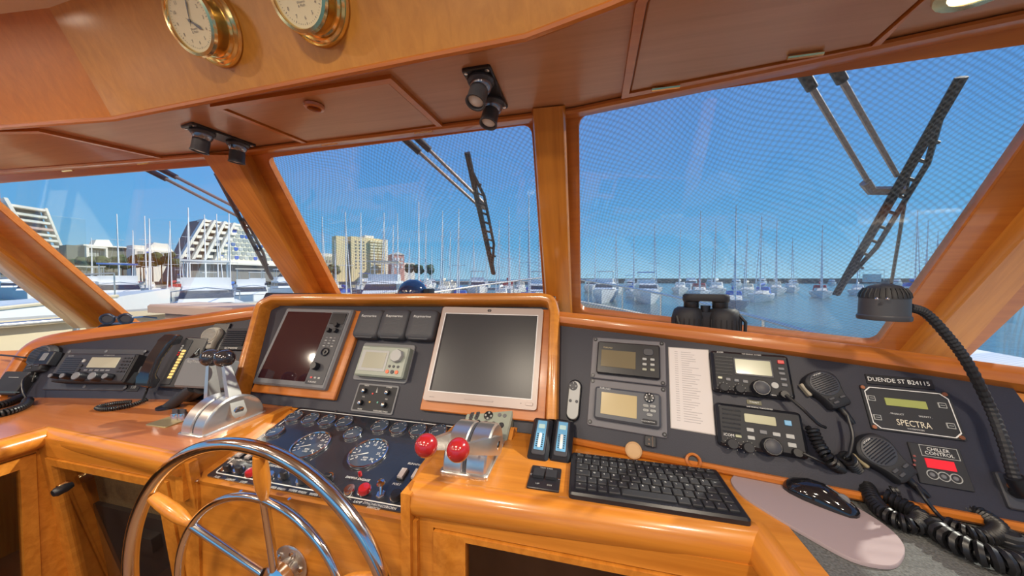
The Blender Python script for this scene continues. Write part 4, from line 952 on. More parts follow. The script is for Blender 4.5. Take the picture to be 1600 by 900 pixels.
for k in range(28):
    t = 2*pi*k/28; d = a_*cos(t)+b_*sin(t); fn.tube([H+d*r*1.0+zup*.012, H+d*r*.96+zup*.020, H+d*r*.80+zup*.030], .0014, 4)
T.add('cooling_fins', fn, BLACK, dm)
for px in ((1370, 467), (1387, 467)):
    q_ = T.loc(aty(px, .722)); T.add('rivet', MB().sphere(q_, .0028, 10), CHROME)
# usb clip under the displays
T = Thing('usb_hub', 'small black cable clip hanging under the grey display', 'clip', PR, px=(1016, 690)); T.add('body', MB().plate(0, 0, .026, .024, 0, .012, .002, .001), BLACK)
T.add('metal_strip', MB().box(.004, .006, -.012, .012, .012, .013), CHROME); T.knob('screw', (-.003, .004, 0), .0025, .001, CHROME, .012); T.knob('screw', (-.003, -.006, 0), .0025, .001, CHROME, .012)
# coiled cords lying on the carpet
def cord(label, coilpx, plain=None, R=.0095, r=.0036, pitch=.0074, plain_end=None, coil3d=None, name='coiled_cord', cat='cord', base=CT):
    pts = coil3d or [PC.at(p, h) for p, h in coilpx]
    T = Thing(name, label, cat, PC, o=Vector((pts[0].x, pts[0].y, base)))
    if coilpx or coil3d: T.add('coil', coil(MB(), [T.loc(p) for p in pts], R, r, pitch), RUBB, smooth=60)
    for pl in (plain, plain_end):
        if pl: T.add('lead', MB().tube([T.loc(p) for p in spline(pl, 8)], .0033, 8), RUBB)
    return T
h = .014
PRa = lambda px, o=.03: PR.at(px, o)
cord('coiled black cord from the upper marine radio falling behind the mouse', None, [PRa((1228, 617), .032), PRa((1255, 640), .04), PRa((1278, 662), .03), PRa((1290, 668), .022)], coil3d=[PRa((1268, 668), .022), PRa((1280, 695), .024), PRa((1300, 722), .026), PC.at((1325, 742), .02), PC.at((1342, 765), h)])
cord('coiled black cord from the hung microphone beside the mouse', None, [PRa((1324, 650), .03), PRa((1332, 680), .034), PRa((1328, 706), .03), PRa((1322, 714), .026)], R=.0115, coil3d=[PRa((1322, 714), .026), PC.at((1346, 745), .03), PC.at((1366, 785), h), PC.at((1392, 808), h), PC.at((1425, 820), h), PC.at((1440, 810), h), PC.at((1415, 792), h+.004), PC.at((1380, 772), h+.01)])
cord('long thick coiled black cord running over the carpet edge', None, None, R=.0135, r=.0052, pitch=.0108, coil3d=[PC.at((1455, 822), h), PC.at((1490, 846), h+.002), PC.at((1540, 868), h+.004), PC.at((1590, 882), h+.004), PC.at((1650, 895), h)])
cord('coiled black cord looping back along the foot of the dash', None, [PRa((1432, 760), .022), PRa((1444, 778), .03), PC.at((1462, 800), .02), PC.at((1478, 816), h)], coil3d=[PC.at((1476, 816), h), PC.at((1510, 832), h), PC.at((1545, 838), h), PC.at((1560, 824), h), PC.at((1525, 800), h), PC.at((1470, 786), h), PC.at((1420, 770), .02), PC.at((1385, 766), .022)])
cord('coiled black cord tucked behind the mouse', None, [PRa((1255, 708), .03), PRa((1285, 722), .03), PC.at((1312, 735), .03)], R=.008, coil3d=[PC.at((1296, 738), h), PC.at((1325, 752), h), PC.at((1350, 768), h)])
T = Thing('cord_plug', 'round black plug lying on the carpet among the cords', 'plug', PC, px=(1572, 850)); T.add('cap', MB().lathe([(.016, 0), (.018, .006), (.018, .018), (.014, .022), (.012, .019), (0, .019)], (0, 0, .001), (.0, -.0, 1), 24), SOFTB); T.add('collar', MB().lathe([(.018, 0), (.0195, .002), (.0195, .005), (.018, .007)], (0, 0, .006), n=24, ring=True), BLACK)
T.add('lead', MB().tube([(.016, 0, .008), (.05, -.015, .006), (.12, -.02, .005)], .0033, 8), RUBB)

# ================================================================== port dash instruments
T = Thing('radio_transceiver', 'wide grey radio transceiver with display and row of knobs on the port dash', 'radio', PL, px=(150, 572))
q = T.quad([cd_(400, 182), cd_(900, 185), cd_(790, 435), cd_(290, 438)], .004)
T.add('bracket', MB().plate(q[0], q[1], q[2], q[3], 0, .006, .008, .002), DGREY)
b = T.quad([cd_(425, 208), cd_(868, 210), cd_(765, 390), cd_(305, 388)], .05)
T.add('body', MB().plate(*b, .004, .05, .006, .004), SOFTB)
fx0, fx1, fy0, fy1 = b[0]-b[2]/2, b[0]+b[2]/2, b[1]-b[3]/2, b[1]+b[3]/2
fc = T.add('face', MB().plate(b[0], b[1], b[2]-.012, b[3]-.012, .048, .053, .004, .001), mat('blue black face', (.032, .034, .045), .4))
gr = MB()
for k in range(10): gr.tube([(fx0+.012, fy1-.022-k*.0075, .0535), (fx0+b[2]*.27, fy1-.022-k*.0075, .0535)], .0014, 5)
T.add('speaker_slots', gr, BLACK)
T.plate('display', (fx0+b[2]*.60, fy1-b[3]*.33, b[2]*.40, b[3]*.36), None, .052, .0545, LCDG, .002, .0004)
for k in range(5): T.add('button', MB().plate(fx0+b[2]*(.42+k*.075), fy1-b[3]*.60, .014, .006, .052, .055, .001, .0004), MGREY)
for r in range(5):
    for k in range(3): T.add('button', MB().plate(fx0+b[2]*(.86+k*.045), fy1-b[3]*(.17+r*.115), .008, .006, .052, .0555, .001, .0004), BLACK)
for k, (xx, r) in enumerate(((.10, .009), (.26, .011), (.44, .017), (.66, .017), (.83, .012))):
    kn = T.knob('knob', (fx0+b[2]*xx, fy0+b[3]*.17, 0), r, .022, BLACK, .053); T.add('knob_cap', MB().lathe([(r*.8, 0), (r*.75, .003)], (fx0+b[2]*xx, fy0+b[3]*.17, .0745)), MGREY, kn)
for yy in (.72, .55, .40): T.knob('button', (fx0+b[2]*.32, fy0+b[3]*yy, 0), .006, .004, LGREY if yy > .6 else SOFTB, .053)
T.text('ICOM', (fx0+.025, fy1-.012, 0), .006, LGREY, .0536); T.text('HF TRANSCEIVER', (fx0+b[2]*.62, fy1-.008, 0), .004, LGREY, .0536)
screws(T, [cd_(662, 195), cd_(905, 195), cd_(525, 415), cd_(780, 420), cd_(432, 198)], .006, .006, MGREY)
T = Thing('extension_speaker', 'flat black speaker box at the outboard end of the port dash', 'speaker', PL, px=(28, 598))
q = T.quad([cl(100, 380), cl(240, 385), cl(180, 570), cl(10, 550)], .03); T.add('box', MB().plate(q[0]-.012, q[1], .10, .085, 0, .03, .004, .003), SOFTB)
T.add('badge_line', MB().plate(q[0]-.01, q[1]+.02, .04, .002, .03, .0306, .0005, .0002), LGREY); T.add('lower_trim', MB().plate(q[0], q[1]-.034, .11, .002, .03, .0306, .0005, .0002), BRASS)
m3 = fist_mic('hand_microphone', 'dark hand microphone clipped at the outboard end of the wide radio', [(58, 556), (45, 580), .05], PL, None, DGREY, brand='')
T = Thing('microphone_clip', 'black microphone clip block next to the wide radio', 'bracket', PL, px=(84, 562)); T.add('block', MB().plate(0, 0, .06, .055, 0, .03, .004, .003), BLACK); T.add('slot', MB().plate(0, .004, .02, .03, .029, .032, .002, .0005), MGREY)
PLa = lambda px, o=.03: PL.at(px, o)
cord('coiled black cord drooping from the outboard microphone over the worktop', None, [PLa((48, 584), .05), PLa((36, 594), .06), PLa((36, 612), .06), PLa((44, 626), .05)], R=.010, coil3d=[PLa((44, 625), .05), PC.at((38, 634), .012), PC.at((10, 644), .012), PC.at((-30, 652), .012)])
cord('straight black lead running off the outboard microphone', None, [PLa((40, 559), .05), PLa((15, 556), .04), PLa((-20, 553), .03)], coil3d=[PC.at((34, 620), .012), PC.at((10, 630), .012), PC.at((-30, 640), .012)], R=.009)
# telephone with handset
dn = (PL.at(cp(170, 640), .0)-PL.at(cp(450, 150), 0))
U = -dn.normalized(); R = U.cross(PL.N).normalized(); PT = Plane(PL.at(cp(330, 420), 0)+R*.085, R=R, U=U)
T = Thing('satellite_telephone', 'black desk telephone with a row of lit yellow keys and its handset in the cradle', 'telephone', PT)
LH = dn.length*1.02
T.add('base', MB().plate(.045, .0, .10, LH*.98, 0, .030, .006, .004), BLACK)
ls = []
for yy, wd, z0, z1 in ((-.52, .020, .036, .050), (-.50, .027, .030, .062), (-.36, .030, .030, .072), (-.28, .024, .048, .074), (0, .022, .056, .080), (.28, .024, .048, .074), (.34, .030, .030, .072), (.47, .028, .030, .062), (.50, .021, .036, .050)):
    ls.append([(-.035+x*wd, yy*LH, z0+(z1-z0)*z) for x, z in ((-1, .15), (-1, .75), (-.8, 1), (.8, 1), (1, .75), (1, .15), (.8, 0), (-.8, 0))])
T.add('handset', MB().loops(ls), mat('glossy handset', (.018, .018, .022), .12, coat=.7))
T.add('key_strip', MB().plate(.018, .0, .034, LH*.86, .028, .033, .003, .001), SOFTB)
KEYM = mat('lit yellow key', (.80, .58, .20), .4, emit=(1, .62, .15), es=.25)
for k in range(10): T.add('phone_key', MB().plate(.024, LH*(.20-.056*k), .014, .0085, .033, .036, .0015, .0008), KEYM)
for k in range(5): T.knob('small_key', (.008, LH*(.30-.045*k), 0), .0035, .002, LGREY if k < 3 else REDL, .033, n=8)
cord('dark coiled telephone cord looping on the worktop', None, [PLa(cp(200, 670), .03), PLa(cp(185, 720), .02), PC.at((222, 628), .012)], R=.0055, r=.0022, pitch=.0052, coil3d=[PC.at((230, 624), .012), PC.at((205, 633), .008), PC.at((170, 639), .008), PC.at((152, 637), .008), PC.at((175, 631), .01), PC.at((205, 628), .01)])
T = Thing('buzzer', 'round grey buzzer between the wide radio and the telephone', 'buzzer', PL, px=(216, 578), off=.0065); T.add('ring', MB().lathe([(.022, 0), (.026, .004), (.024, .014), (.018, .015), (.016, .008)], ring=True), MGREY); T.add('cone', MB().lathe([(.017, .004), (.010, .010), (0, .011)]), DGREY)
T = Thing('switch_tag', 'small framed switch label beside the telephone foot', 'label', PL, px=(212, 601)); T.add('plate', MB().plate(0, 0, .045, .05, 0, .003, .002, .0008), SOFTB); T.text('SSB', (0, -.01, 0), .010, LGREY, .0034); T.knob('indicator', (.004, .010, 0), .004, .002, WHITE, .003)
# tan microphone on its clip
m4 = fist_mic('hand_microphone', 'grey beige hand microphone hung beside the telephone', [cp(806, 150), cp(758, 285), .038], PL, None, LGREY, brand='', body=mat('grey beige plastic', (.33, .31, .26), .5))
T = Thing('microphone_back_plate', 'dark square plate behind the grey beige microphone', 'bracket', PL, px=cp(880, 190)); T.add('plate', MB().plate(.008, 0, .07, .13, 0, .008, .004, .002), BLACK); T.add('plug_lead', MB().tube([T.loc(PLa(cp(710, 290), .03)), T.loc(PLa(cp(670, 340), .04)), T.loc(PLa(cp(630, 378), .03))], .0035, 8), RUBB)
# louvred speaker
T = Thing('louvred_speaker', 'dark louvred speaker next to the instrument housing', 'speaker', PL, px=cp(1080, 195))
q = T.quad([cp(1000, 90), cp(1230, 85), cp(1165, 300), cp(915, 300)], .01); T.add('box', MB().plate(q[0], q[1], q[2], q[3], 0, .012, .003, .001), SOFTB)
for k in range(8): T.add('louvre', MB().prism([(q[0]-q[2]*.45, q[1]+q[3]*(.42-k*.095), .012), (q[0]+q[2]*.45, q[1]+q[3]*(.42-k*.095), .012), (q[0]+q[2]*.45, q[1]+q[3]*(.375-k*.095), .018), (q[0]-q[2]*.45, q[1]+q[3]*(.375-k*.095), .018)], (0, -.003, .001)), DGREY)
T.text('RAYMARINE', (q[0], q[1]-q[3]*.42, 0), .007, WHITE, .0126)
# grey covered display on a stand
fp = aty(cp(690, 530), .80)
PD = Plane(fp, -6, 66)
T = Thing('covered_display', 'grey covered display on a short black stand behind the dark-knobbed throttle', 'display', PD)
q = T.quad([cp(570, 385), cp(1000, 390), cp(960, 680), cp(430, 680)], .0)
T.add('cover', MB().plate(q[0], q[1], q[2], q[3], -.035, .0, .008, .006), mat('grey cover plastic', (.16, .165, .175), .5)); T.text('RayTheon', (q[0]-q[2]*.25, q[1]+q[3]*.37, 0), .010, LGREY, .0006)
lb = T.loc(PC.at(cp(400, 880))); lt = (q[0]-q[2]*.18, q[1]-q[3]*.5, -.02)
T.add('stand', MB().tube([lt, Vector(lt).lerp(lb, .5)+Vector((0, 0, .0)), lb], .017, 12).tube([(q[0]-.01, q[1]-q[3]*.48, -.03), T.loc(PC.at(cp(590, 790)))], .020, 12), SOFTB)
T.add('foot', MB().lathe([(.03, 0), (.03, .006), (.02, .009)], lb, (PD.R.z, PD.U.z, PD.N.z), 20), BLACK)
T = Thing('key_plate', 'small brass plate with chrome keys beside the dark-knobbed throttle', 'key switch', PC, px=(262, 660)); T.add('plate', MB().plate(0, 0, .085, .06, 0, .003, .004, .001), mat('dull brass', (.42, .34, .17), .4, metal=.6))
for x, y in ((.01, .015), (.032, .02)): k = T.knob('lock', (x, y, 0), .012, .022, CHROME, .003); T.add('key', MB().plate(x, y, .024, .007, .025, .037, .002, .001), DGREY, k)
# ================================================================== on the shelves behind the dash
T = Thing('compass', 'dark blue domed steering compass behind the radar and covers', 'compass', PC, o=aty((645, 459), 1.20)*1.0); T.o.z = -.085; T.e.location.z = -.085
T.add('board', MB().plate(.03, 0, .22, .12, 0, .008, .006, .002), mat('mauve board', (.36, .29, .30), .5)); T.add('base', MB().lathe([(.078, .008), (.078, .020), (.070, .026)], n=36), BLACK)
T.add('dome', MB().sphere((0, 0, .022), .062, 32), mat('dark blue dome', (.012, .03, .085), .06, coat=.8)); T.add('hood_clip', MB().plate(.075, 0, .028, .05, .008, .045, .004, .003), BLACK)
bc = aty((1102, 489), 1.12)
T = Thing('binoculars', 'black rubber-armoured binoculars standing on the shelf behind the dash', 'binoculars', PC, o=(bc.x, bc.y, -.25)); T.e.rotation_euler = (0, 0, radians(-10))
for sx_ in (-1, 1):
    T.add('barrel', MB().lathe([(.036, 0), (.040, .004), (.040, .05), (.045, .07), (.046, .13), (.040, .150), (.030, .158)], (sx_*.050, 0, 0), n=28), SOFTB)
    e = T.add('eyepiece', MB().lathe([(.020, .155), (.022, .160), (.022, .176), (.024, .178), (.026, .186)], (sx_*.040, 0, 0), n=24), RUBB)
    rg = MB()
    for k in range(20):
        t = 2*pi*k/20; rg.tube([(sx_*.050+.0455*cos(t), .0455*sin(t), .075), (sx_*.050+.0465*cos(t), .0465*sin(t), .125)], .0016, 4)
    T.add('grip_ribs', rg, BLACK)
T.add('bridge', MB().box(-.03, .03, -.02, .02, .06, .145).cyl((0, 0, .05), (0, 0, .165), .014), BLACK)
T.add('rain_guard', MB().loops([[(x, y, z) for x, y in rrect(.130*k, .058*k, .026*k, 5)] for k, z in ((.94, .180), (1.0, .184), (1.0, .196), (.92, .202))]), SOFTB)
T.add('strap', MB().tube([(.085, -.02, .14), (.10, -.03, .12), (.098, -.035, .08), (.105, -.03, .03)], .005, 6), BLACK)
T.add('strap', MB().tube([(-.085, -.03, .13), (-.075, -.045, .09), (-.08, -.04, .05)], .005, 6), BLACK)
bx = aty((332, 484), 1.17)
T = Thing('storage_box', 'long beige lidded box on the shelf by the instrument housing', 'box', PC, o=(bx.x, bx.y, -.30)); T.e.rotation_euler = (0, 0, radians(-5))
T.add('body', MB().box(-.25, .30, -.06, .08, 0, .135), mat('beige plastic', (.55, .42, .34), .6)); T.add('lid', MB().plate(.0, .0, .62, .20, .135, .175, .01, .008), mat('beige lid', (.60, .46, .38), .6))
gp = aty((182, 497), 1.0)
T = Thing('sunglasses', 'dark blue rimmed sunglasses perched at the foot of the port corner post', 'sunglasses', PC, o=(gp.x, gp.y, -.30)); T.e.rotation_euler = (0, 0, radians(20))
for sx_ in (-1, 1):
    T.add('rim', MB().tube([(sx_*.037+.028*cos(2*pi*k/20), .0, .115+.021*sin(2*pi*k/20)) for k in range(20)], .005, 8, closed=True), mat('navy frame', (.02, .035, .07), .3)); T.add('lens', MB().lathe([(.027, 0), (.027, .002)], (sx_*.037, 0, .115), (0, 1, 0)), DGREY)
    T.add('temple', MB().tube([(sx_*.066, 0, .12), (sx_*.068, .05, .118), (sx_*.066, .11, .105)], .004, 6), mat('blue temple', (.05, .14, .32), .3))
T.add('bridge', MB().tube([(-.012, 0, .12), (0, -.003, .124), (.012, 0, .12)], .004, 6), mat('navy frame', (.02, .035, .07), .3)); T.add('case', MB().plate(0, .04, .17, .09, 0, .09, .02, .01), BLACK)
downlight(PS.at((1562, -42)).x, PS.at((1562, -42)).y, .45, .5, 'round brass-rimmed downlight in the soffit near the corner post')

# ================================================================== wipers outside the glass
WB = mat('wiper black', (.018, .02, .03), .45); WA = mat('wiper arm metal', (.36, .29, .26), .4, metal=.5)
def wiper(pl, label, arms, link_px, blade, off=-.07):
    o = pl.o+pl.N*off; P0 = Plane(o, R=pl.R, U=pl.U)
    T = Thing('windscreen_wiper', label, 'wiper', P0, px=arms[0][0], group='pantograph wipers')
    for a, b in arms:
        A, B = T.l(a), T.l(b); T.add('arm', MB().cyl(A, B, .007, .0055, 8), WA); T.add('arm_sleeve', MB().cyl(A, A.lerp(B, .2), .012, .011, 10), WB)
    T.add('link', MB().tube([T.l(p) for p in link_px], .012, 8), WA)
    A, B = T.l(blade[0], .012), T.l(blade[1], .012); d = (B-A); n = Vector((-d.y, d.x, 0)).normalized()
    T.add('blade', MB().cyl(A, B, .008, .008, 8), WB)
    f = MB(); N = 9
    f.tube([A.lerp(B, .12), A.lerp(B, .3)+n*.026, A.lerp(B, .7)+n*.026, A.lerp(B, .92)], .006, 6)
    for k in range(N): t = .2+.6*k/(N-1); f.cyl(A.lerp(B, t), A.lerp(B, t+.02)+n*.024, .004, .004, 6)
    T.add('blade_frame', f, WB)
    T.add('rubber', MB().cyl(A-Vector((0, 0, -.0))-n*.008, B-n*.008, .005, .005, 6), RUBB)
wiper(WR, 'pantograph wiper outside the starboard pane', [[(1243, 95), (1360, 290)], [(1292, 85), (1402, 275)]], [(1352, 285), (1362, 298), (1410, 298)], [(1505, 120), (1308, 460)])
wiper(WM, 'pantograph wiper outside the middle pane', [[(630, 215), (748, 322)], [(648, 212), (757, 318)]], [(744, 318), (760, 324)], [(731, 238), (772, 428)])
wiper(WL, 'pantograph wiper outside the port pane', [[(225, 262), (385, 345)], [(243, 260), (395, 338)]], [(380, 348), (400, 345)], [(339, 272), (425, 436)])
T = Thing('hanging_line', 'thin dark braided line hanging outside the starboard pane', 'rope', WR, o=WR.at((1418, 285), -.10)); T.add('rope', MB().tube([T.loc(WR.at((1420, 275), -.10)), T.loc(WR.at((1405, 370), -.10)), T.loc(WR.at((1388, 470), -.10))], .004, 6), RUBB)

# ================================================================== own deck outside
WATER = -3.2
CLX = -.66
def half(Y):
    t = min(1, max(0, (Y-1.6)/5.4)); return 2.45*(1-t**2.2)+.03
def sheer(Y): return -.72+.30*max(0, (Y-1.6)/5.4)**1.3
ys = [1.6+.3375*k for k in range(17)]
poly = [Vector((CLX+half(y), y, sheer(y)-.18)) for y in ys]+[Vector((CLX-half(y), y, sheer(y)-.18)) for y in reversed(ys)]
dk = MB(); n_ = len(ys)
dk.v = [tuple(p) for p in poly]; dk.f = [(i, i+1, 2*n_-2-i, 2*n_-1-i) for i in range(n_-1)]
b_ = len(dk.v); dk.v += [(x, y, z-2.0) for x, y, z in [tuple(p) for p in poly]]
N2 = 2*n_
for i in range(N2): dk.f.append((i, (i+1) % N2, b_+(i+1) % N2, b_+i))
struct(dk.build('foredeck', CREAM), 'cream foredeck of this boat')
for sx_ in (-1, 1):
    P = [Vector((CLX+sx_*half(y), y, sheer(y)-.02)) for y in ys]
    struct(MB().tube(P, 0, prof=[(-.07, -.16), (.07, -.16), (.07, .02), (.05, .04), (-.05, .04), (-.07, .02)], up=(0, 0, 1)).build('toe_rail', CREAM), 'cream toe rail along the foredeck')
    T = Thing('bow_rail', ['steel bow rail with stanchions on the port side of the foredeck', 'steel bow rail with stanchions on the starboard side of the foredeck'][(sx_+1)//2], 'railing', PC, o=(CLX+sx_*2.7, 2.4, sheer(2.4)))
    yy = [1.9+.36*k for k in range(15)]; top = [Vector((CLX+sx_*half(y), y, sheer(y)+.20+.055*(y-1.9))) for y in yy]
    T.add('top_rail', MB().tube([T.loc(p) for p in top], .017, 8), BRUSH)
    for k in range(0, 15, 2):
        y = yy[k]; T.add('stanchion', MB().cyl(T.loc(Vector((CLX+sx_*half(y), y, sheer(y)))), T.loc(top[k]), .014, .014, 8), BRUSH)
T = Thing('anchor_windlass', 'white windlass housing on the foredeck near the bow', 'windlass', PC, o=(CLX, 5.6, sheer(5.6)-.16)); T.add('drum', MB().lathe([(.16, 0), (.17, .05), (.12, .1), (.10, .2), (.13, .26), (0, .28)]), GEL); T.add('motor', MB().plate(.22, 0, .26, .22, 0, .22, .03, .03), GEL)
# side deck and bulwark to port
struct(MB().box(-4.35, -3.31, -3, 1.9, -1.2, -1.15).build('side_deck', CREAM), 'cream port side deck')
struct(MB().box(-4.42, -4.28, -3, 7, -1.9, -.36).box(-4.48, -4.20, -3, 7, -.36, -.31).build('bulwark', CREAM), 'cream bulwark along the port side deck')
T = Thing('hand_rail', 'steel hand rail on the port side deck', 'railing', PC, o=(-3.95, .6, -1.15))
T.add('rail', MB().cyl((0, -3.4, .80), (0, 1.1, .83), .02), BRUSH)
for y in (-2.2, -.9, .35, 1.0): T.add('stanchion', MB().cyl((0, y, 0), (.06 if y == .35 else 0, y+.05, .81), .018), BRUSH)
struct(MB().box(1.5, 2.6, -3, 2.0, -1.2, -1.15).box(2.5, 2.62, -3, 2.4, -1.9, -.55).build('side_deck', CREAM), 'cream starboard side deck and bulwark')
# ================================================================== harbour
m, t, b = newmat('harbour water')
b.inputs['Base Color'].default_value = (.07, .14, .15, 1); b.inputs['Roughness'].default_value = .18
co = t.nodes.new('ShaderNodeTexCoord'); nz = t.nodes.new('ShaderNodeTexNoise'); nz.inputs['Scale'].default_value = 1.3; nz.inputs['Detail'].default_value = 4
bp = t.nodes.new('ShaderNodeBump'); bp.inputs['Strength'].default_value = .35; bp.inputs['Distance'].default_value = .2
t.links.new(co.outputs['Object'], nz.inputs['Vector']); t.links.new(nz.outputs['Fac'], bp.inputs['Height']); t.links.new(bp.outputs[0], b.inputs['Normal'])
wt = MB(); wt.v = [(-2500, -600, WATER), (2500, -600, WATER), (2500, 3500, WATER), (-2500, 3500, WATER)]; wt.f = [(0, 1, 2, 3)]
tag(struct(wt.build('water', m)), 'rippled harbour water')
STONE = mat('quay stone', (.42, .38, .32), .9, var=.25, vs_=.6)
def bar(name, pxa, pxb, da, db, z0, z1, m, th=6, label=None):
    a, b = atd(pxa, da), atd(pxb, db); a.z = b.z = z0; d = (b-a).normalized(); n = Vector((-d.y, d.x, 0))*th
    return struct(MB().prism([a, b, b+n, a+n], (0, 0, z1-z0)).build(name, m), label)
bar('quay', (-900, 436), (860, 436), 190, 190, WATER-1, WATER+1.6, STONE, 60, 'stone quay in front of the buildings')
bar('breakwater', (860, 436), (1800, 436), 260, 210, WATER-1, WATER+3.6, mat('brown breakwater', (.30, .20, .16), .9, var=.35, vs_=.3), 12, 'low brown breakwater across the harbour mouth')
bar('pontoon', (-800, 436), (860, 436), 95, 95, WATER-.5, WATER+.5, mat('pontoon grey', (.45, .44, .42), .9), 2.5, 'grey floating pontoon')
HULLW = mat('white hull', (.85, .85, .84), .3); HULLN = mat('navy hull', (.03, .06, .16), .25); DECKW = mat('pale deck', (.70, .68, .62), .5); SPAR = mat('white spar', (.82, .82, .82), .4); WINB = mat('cabin window', (.03, .04, .06), .15)
COVER = {'blue': mat('blue sail cover', (.03, .16, .55), .7), 'red': mat('red sail cover', (.45, .05, .06), .7), 'cream': mat('cream sail cover', (.75, .68, .55), .7), 'white': mat('white sail cover', (.82, .82, .80), .7)}
STRP = mat('blue stripe', (.04, .12, .40), .4)
def hull_mesh(L, B, H, transom=.75):
    mb = MB(); ls = []
    for k in range(11):
        u = k/10; x = -L/2+L*u; w_ = B/2*(transom+(1-transom)*min(1, u/.4)) if u < .4 else B/2*max(.02, 1-((u-.4)/.6)**2.2); hz = H*(1+.28*max(0, u-.3)**1.5)
        ls.append([(x+u*.3, -w_, hz), (x+u*.15, -w_*.96, hz*.5), (x, -w_*.6, -.25), (x, w_*.6, -.25), (x+u*.15, w_*.96, hz*.5), (x+u*.3, w_, hz)])
    return mb.loops(ls)
SB = {}
def sailboat_parts(cov, hull):
    key_ = (cov, hull)
    if key_ in SB: return SB[key_]
    L, B, H = 10.5, 3.4, 1.15; P = []
    P.append(('hull', hull_mesh(L, B, H).mesh('hull', HULLN if hull == 'navy' else HULLW)))
    P.append(('stripe', MB().loops([[(x, -w_, z) for x, w_, z in ((-4.6, 1.32, .78), (-1, 1.69, .80), (2.2, 1.40, .88), (2.2, 1.40, 1.0), (-1, 1.70, .92), (-4.6, 1.33, .90))], [(x, w_, z) for x, w_, z in ((-4.6, 1.32, .78), (-1, 1.69, .80), (2.2, 1.40, .88), (2.2, 1.40, 1.0), (-1, 1.70, .92), (-4.6, 1.33, .90))]], False, False).mesh('stripe', STRP if hull != 'navy' else HULLW)))
    P.append(('coachroof', MB().loops([[(-1.6, -1.0, 1.15), (2.6, -.7, 1.3), (2.6, .7, 1.3), (-1.6, 1.0, 1.15)], [(-1.5, -.9, 1.75), (2.0, -.55, 1.62), (2.0, .55, 1.62), (-1.5, .9, 1.75)]]).mesh('coachroof', DECKW)))
    P.append(('sprayhood', MB().loops([[(-2.6, -1.1, 1.2), (-1.3, -1.0, 1.4), (-1.3, 1.0, 1.4), (-2.6, 1.1, 1.2)], [(-2.6, -.9, 2.35), (-1.7, -.8, 2.3), (-1.7, .8, 2.3), (-2.6, .9, 2.35)]]).mesh('sprayhood', COVER[cov])))
    P.append(('mast', MB().cyl((.6, 0, 1.3), (.6, 0, 14), .095, .07, 8).mesh('mast', SPAR)))
    P.append(('spreaders', MB().cyl((.6, -1.0, 6), (.6, 1.0, 6), .035, .035, 6).cyl((.6, -.7, 9.8), (.6, .7, 9.8), .03, .03, 6).mesh('spreaders', SPAR)))
    P.append(('boom_cover', MB().lathe([(.08, 0), (.26, .5), (.24, 3.5), (.12, 4.6)], (.45, 0, 2.7), (-1, 0, .03), 10).mesh('boom_cover', COVER[cov])))
    P.append(('furled_headsail', MB().cyl((5.1, 0, 1.4), (.75, 0, 12.6), .085, .04, 6).mesh('furled_headsail', COVER['white'])))
    P.append(('backstay', MB().cyl((-5.0, 0, 1.3), (.55, 0, 13.9), .016, .016, 4).cyl((.6, 1.5, 1.2), (.6, 0, 12), .014, .014, 4).cyl((.6, -1.5, 1.2), (.6, 0, 12), .014, .014, 4).mesh('backstay', BRUSH)))
    P.append(('pulpit', MB().tube([(4.0, -.8, 1.35), (4.0, -.8, 1.95), (5.3, 0, 2.05), (4.0, .8, 1.95), (4.0, .8, 1.35)], .025, 5).mesh('pulpit', BRUSH)))
    SB[key_] = P; return P
def place(name, label, cat, parts, loc, rz, sc, group):
    e = bpy.data.objects.new(name, None); COL.objects.link(e); e.location = loc; e.rotation_euler = (0, 0, rz); e.scale = (sc, sc, sc)
    tag(e, label, cat, group)
    for pn, me in parts: link(pn, me, e)
    return e
rb = random.Random(11)
CV = ['blue', 'cream', 'white', 'red', 'white', 'blue', 'cream']
masts = [(186, 335), (229, 338), (236, 342), (268, 346), (297, 325), (322, 336), (341, 335), (360, 330), (282, 372), (145, 372), (210, 360),
         (505, 339), (541, 332), (565, 333), (601, 333), (622, 334), (615, 352), (655, 316), (666, 350), (640, 372), (692, 330), (717, 326), (704, 362), (740, 368), (795, 324), (780, 345), (826, 306), (812, 360), (842, 350), (524, 375), (585, 380), (675, 385), (760, 388),
         (930, 372), (962, 360), (990, 366), (1022, 350), (1062, 358), (1093, 330), (1117, 345), (1148, 322), (1166, 352), (1188, 338), (1212, 345), (1237, 372), (1283, 352), (1340, 368), (1430, 330), (1447, 345), (1463, 362), (1541, 268), (1515, 370)]
BERTH = []
def free(x, y, r):
    """boats lie roughly along the line of sight: keep hulls apart end to end or side by side"""
    for a, b, c in BERTH:
        R1, R2 = math.hypot(x, y), math.hypot(a, b); da = atan2(y, x)-atan2(b, a)
        if abs(da)*min(R1, R2) < .8*(r+c) and abs(R1-R2) < 1.95*(r+c): return False
    return True
for i, (mx, my) in enumerate(masts):
    for tr in range(40):
        sc = rb.uniform(.78, 1.15); d = F*(14*sc+WATER)/(436-my)
        if d > 165: sc *= 160/d; d = F*(14*sc+WATER)/(436-my)
        p = atd((mx, 436), d); az = atan2(p.y, p.x)
        if free(p.x, p.y, 2.9*sc): break
    BERTH.append((p.x, p.y, 2.9*sc)); cov = CV[i % 7]; hull = 'navy' if i % 9 == 4 else 'white'
    rz = az+pi+rb.uniform(-.14, .14)
    place('sailing_yacht', '%s-hulled sailing yacht with %s canvas covers moored in the harbour' % (hull, cov), 'sailboat', sailboat_parts(cov, hull), (p.x-.6*sc*cos(rz), p.y-.6*sc*sin(rz), WATER), rz, sc, '%s-hulled yachts with %s covers' % (hull, cov))
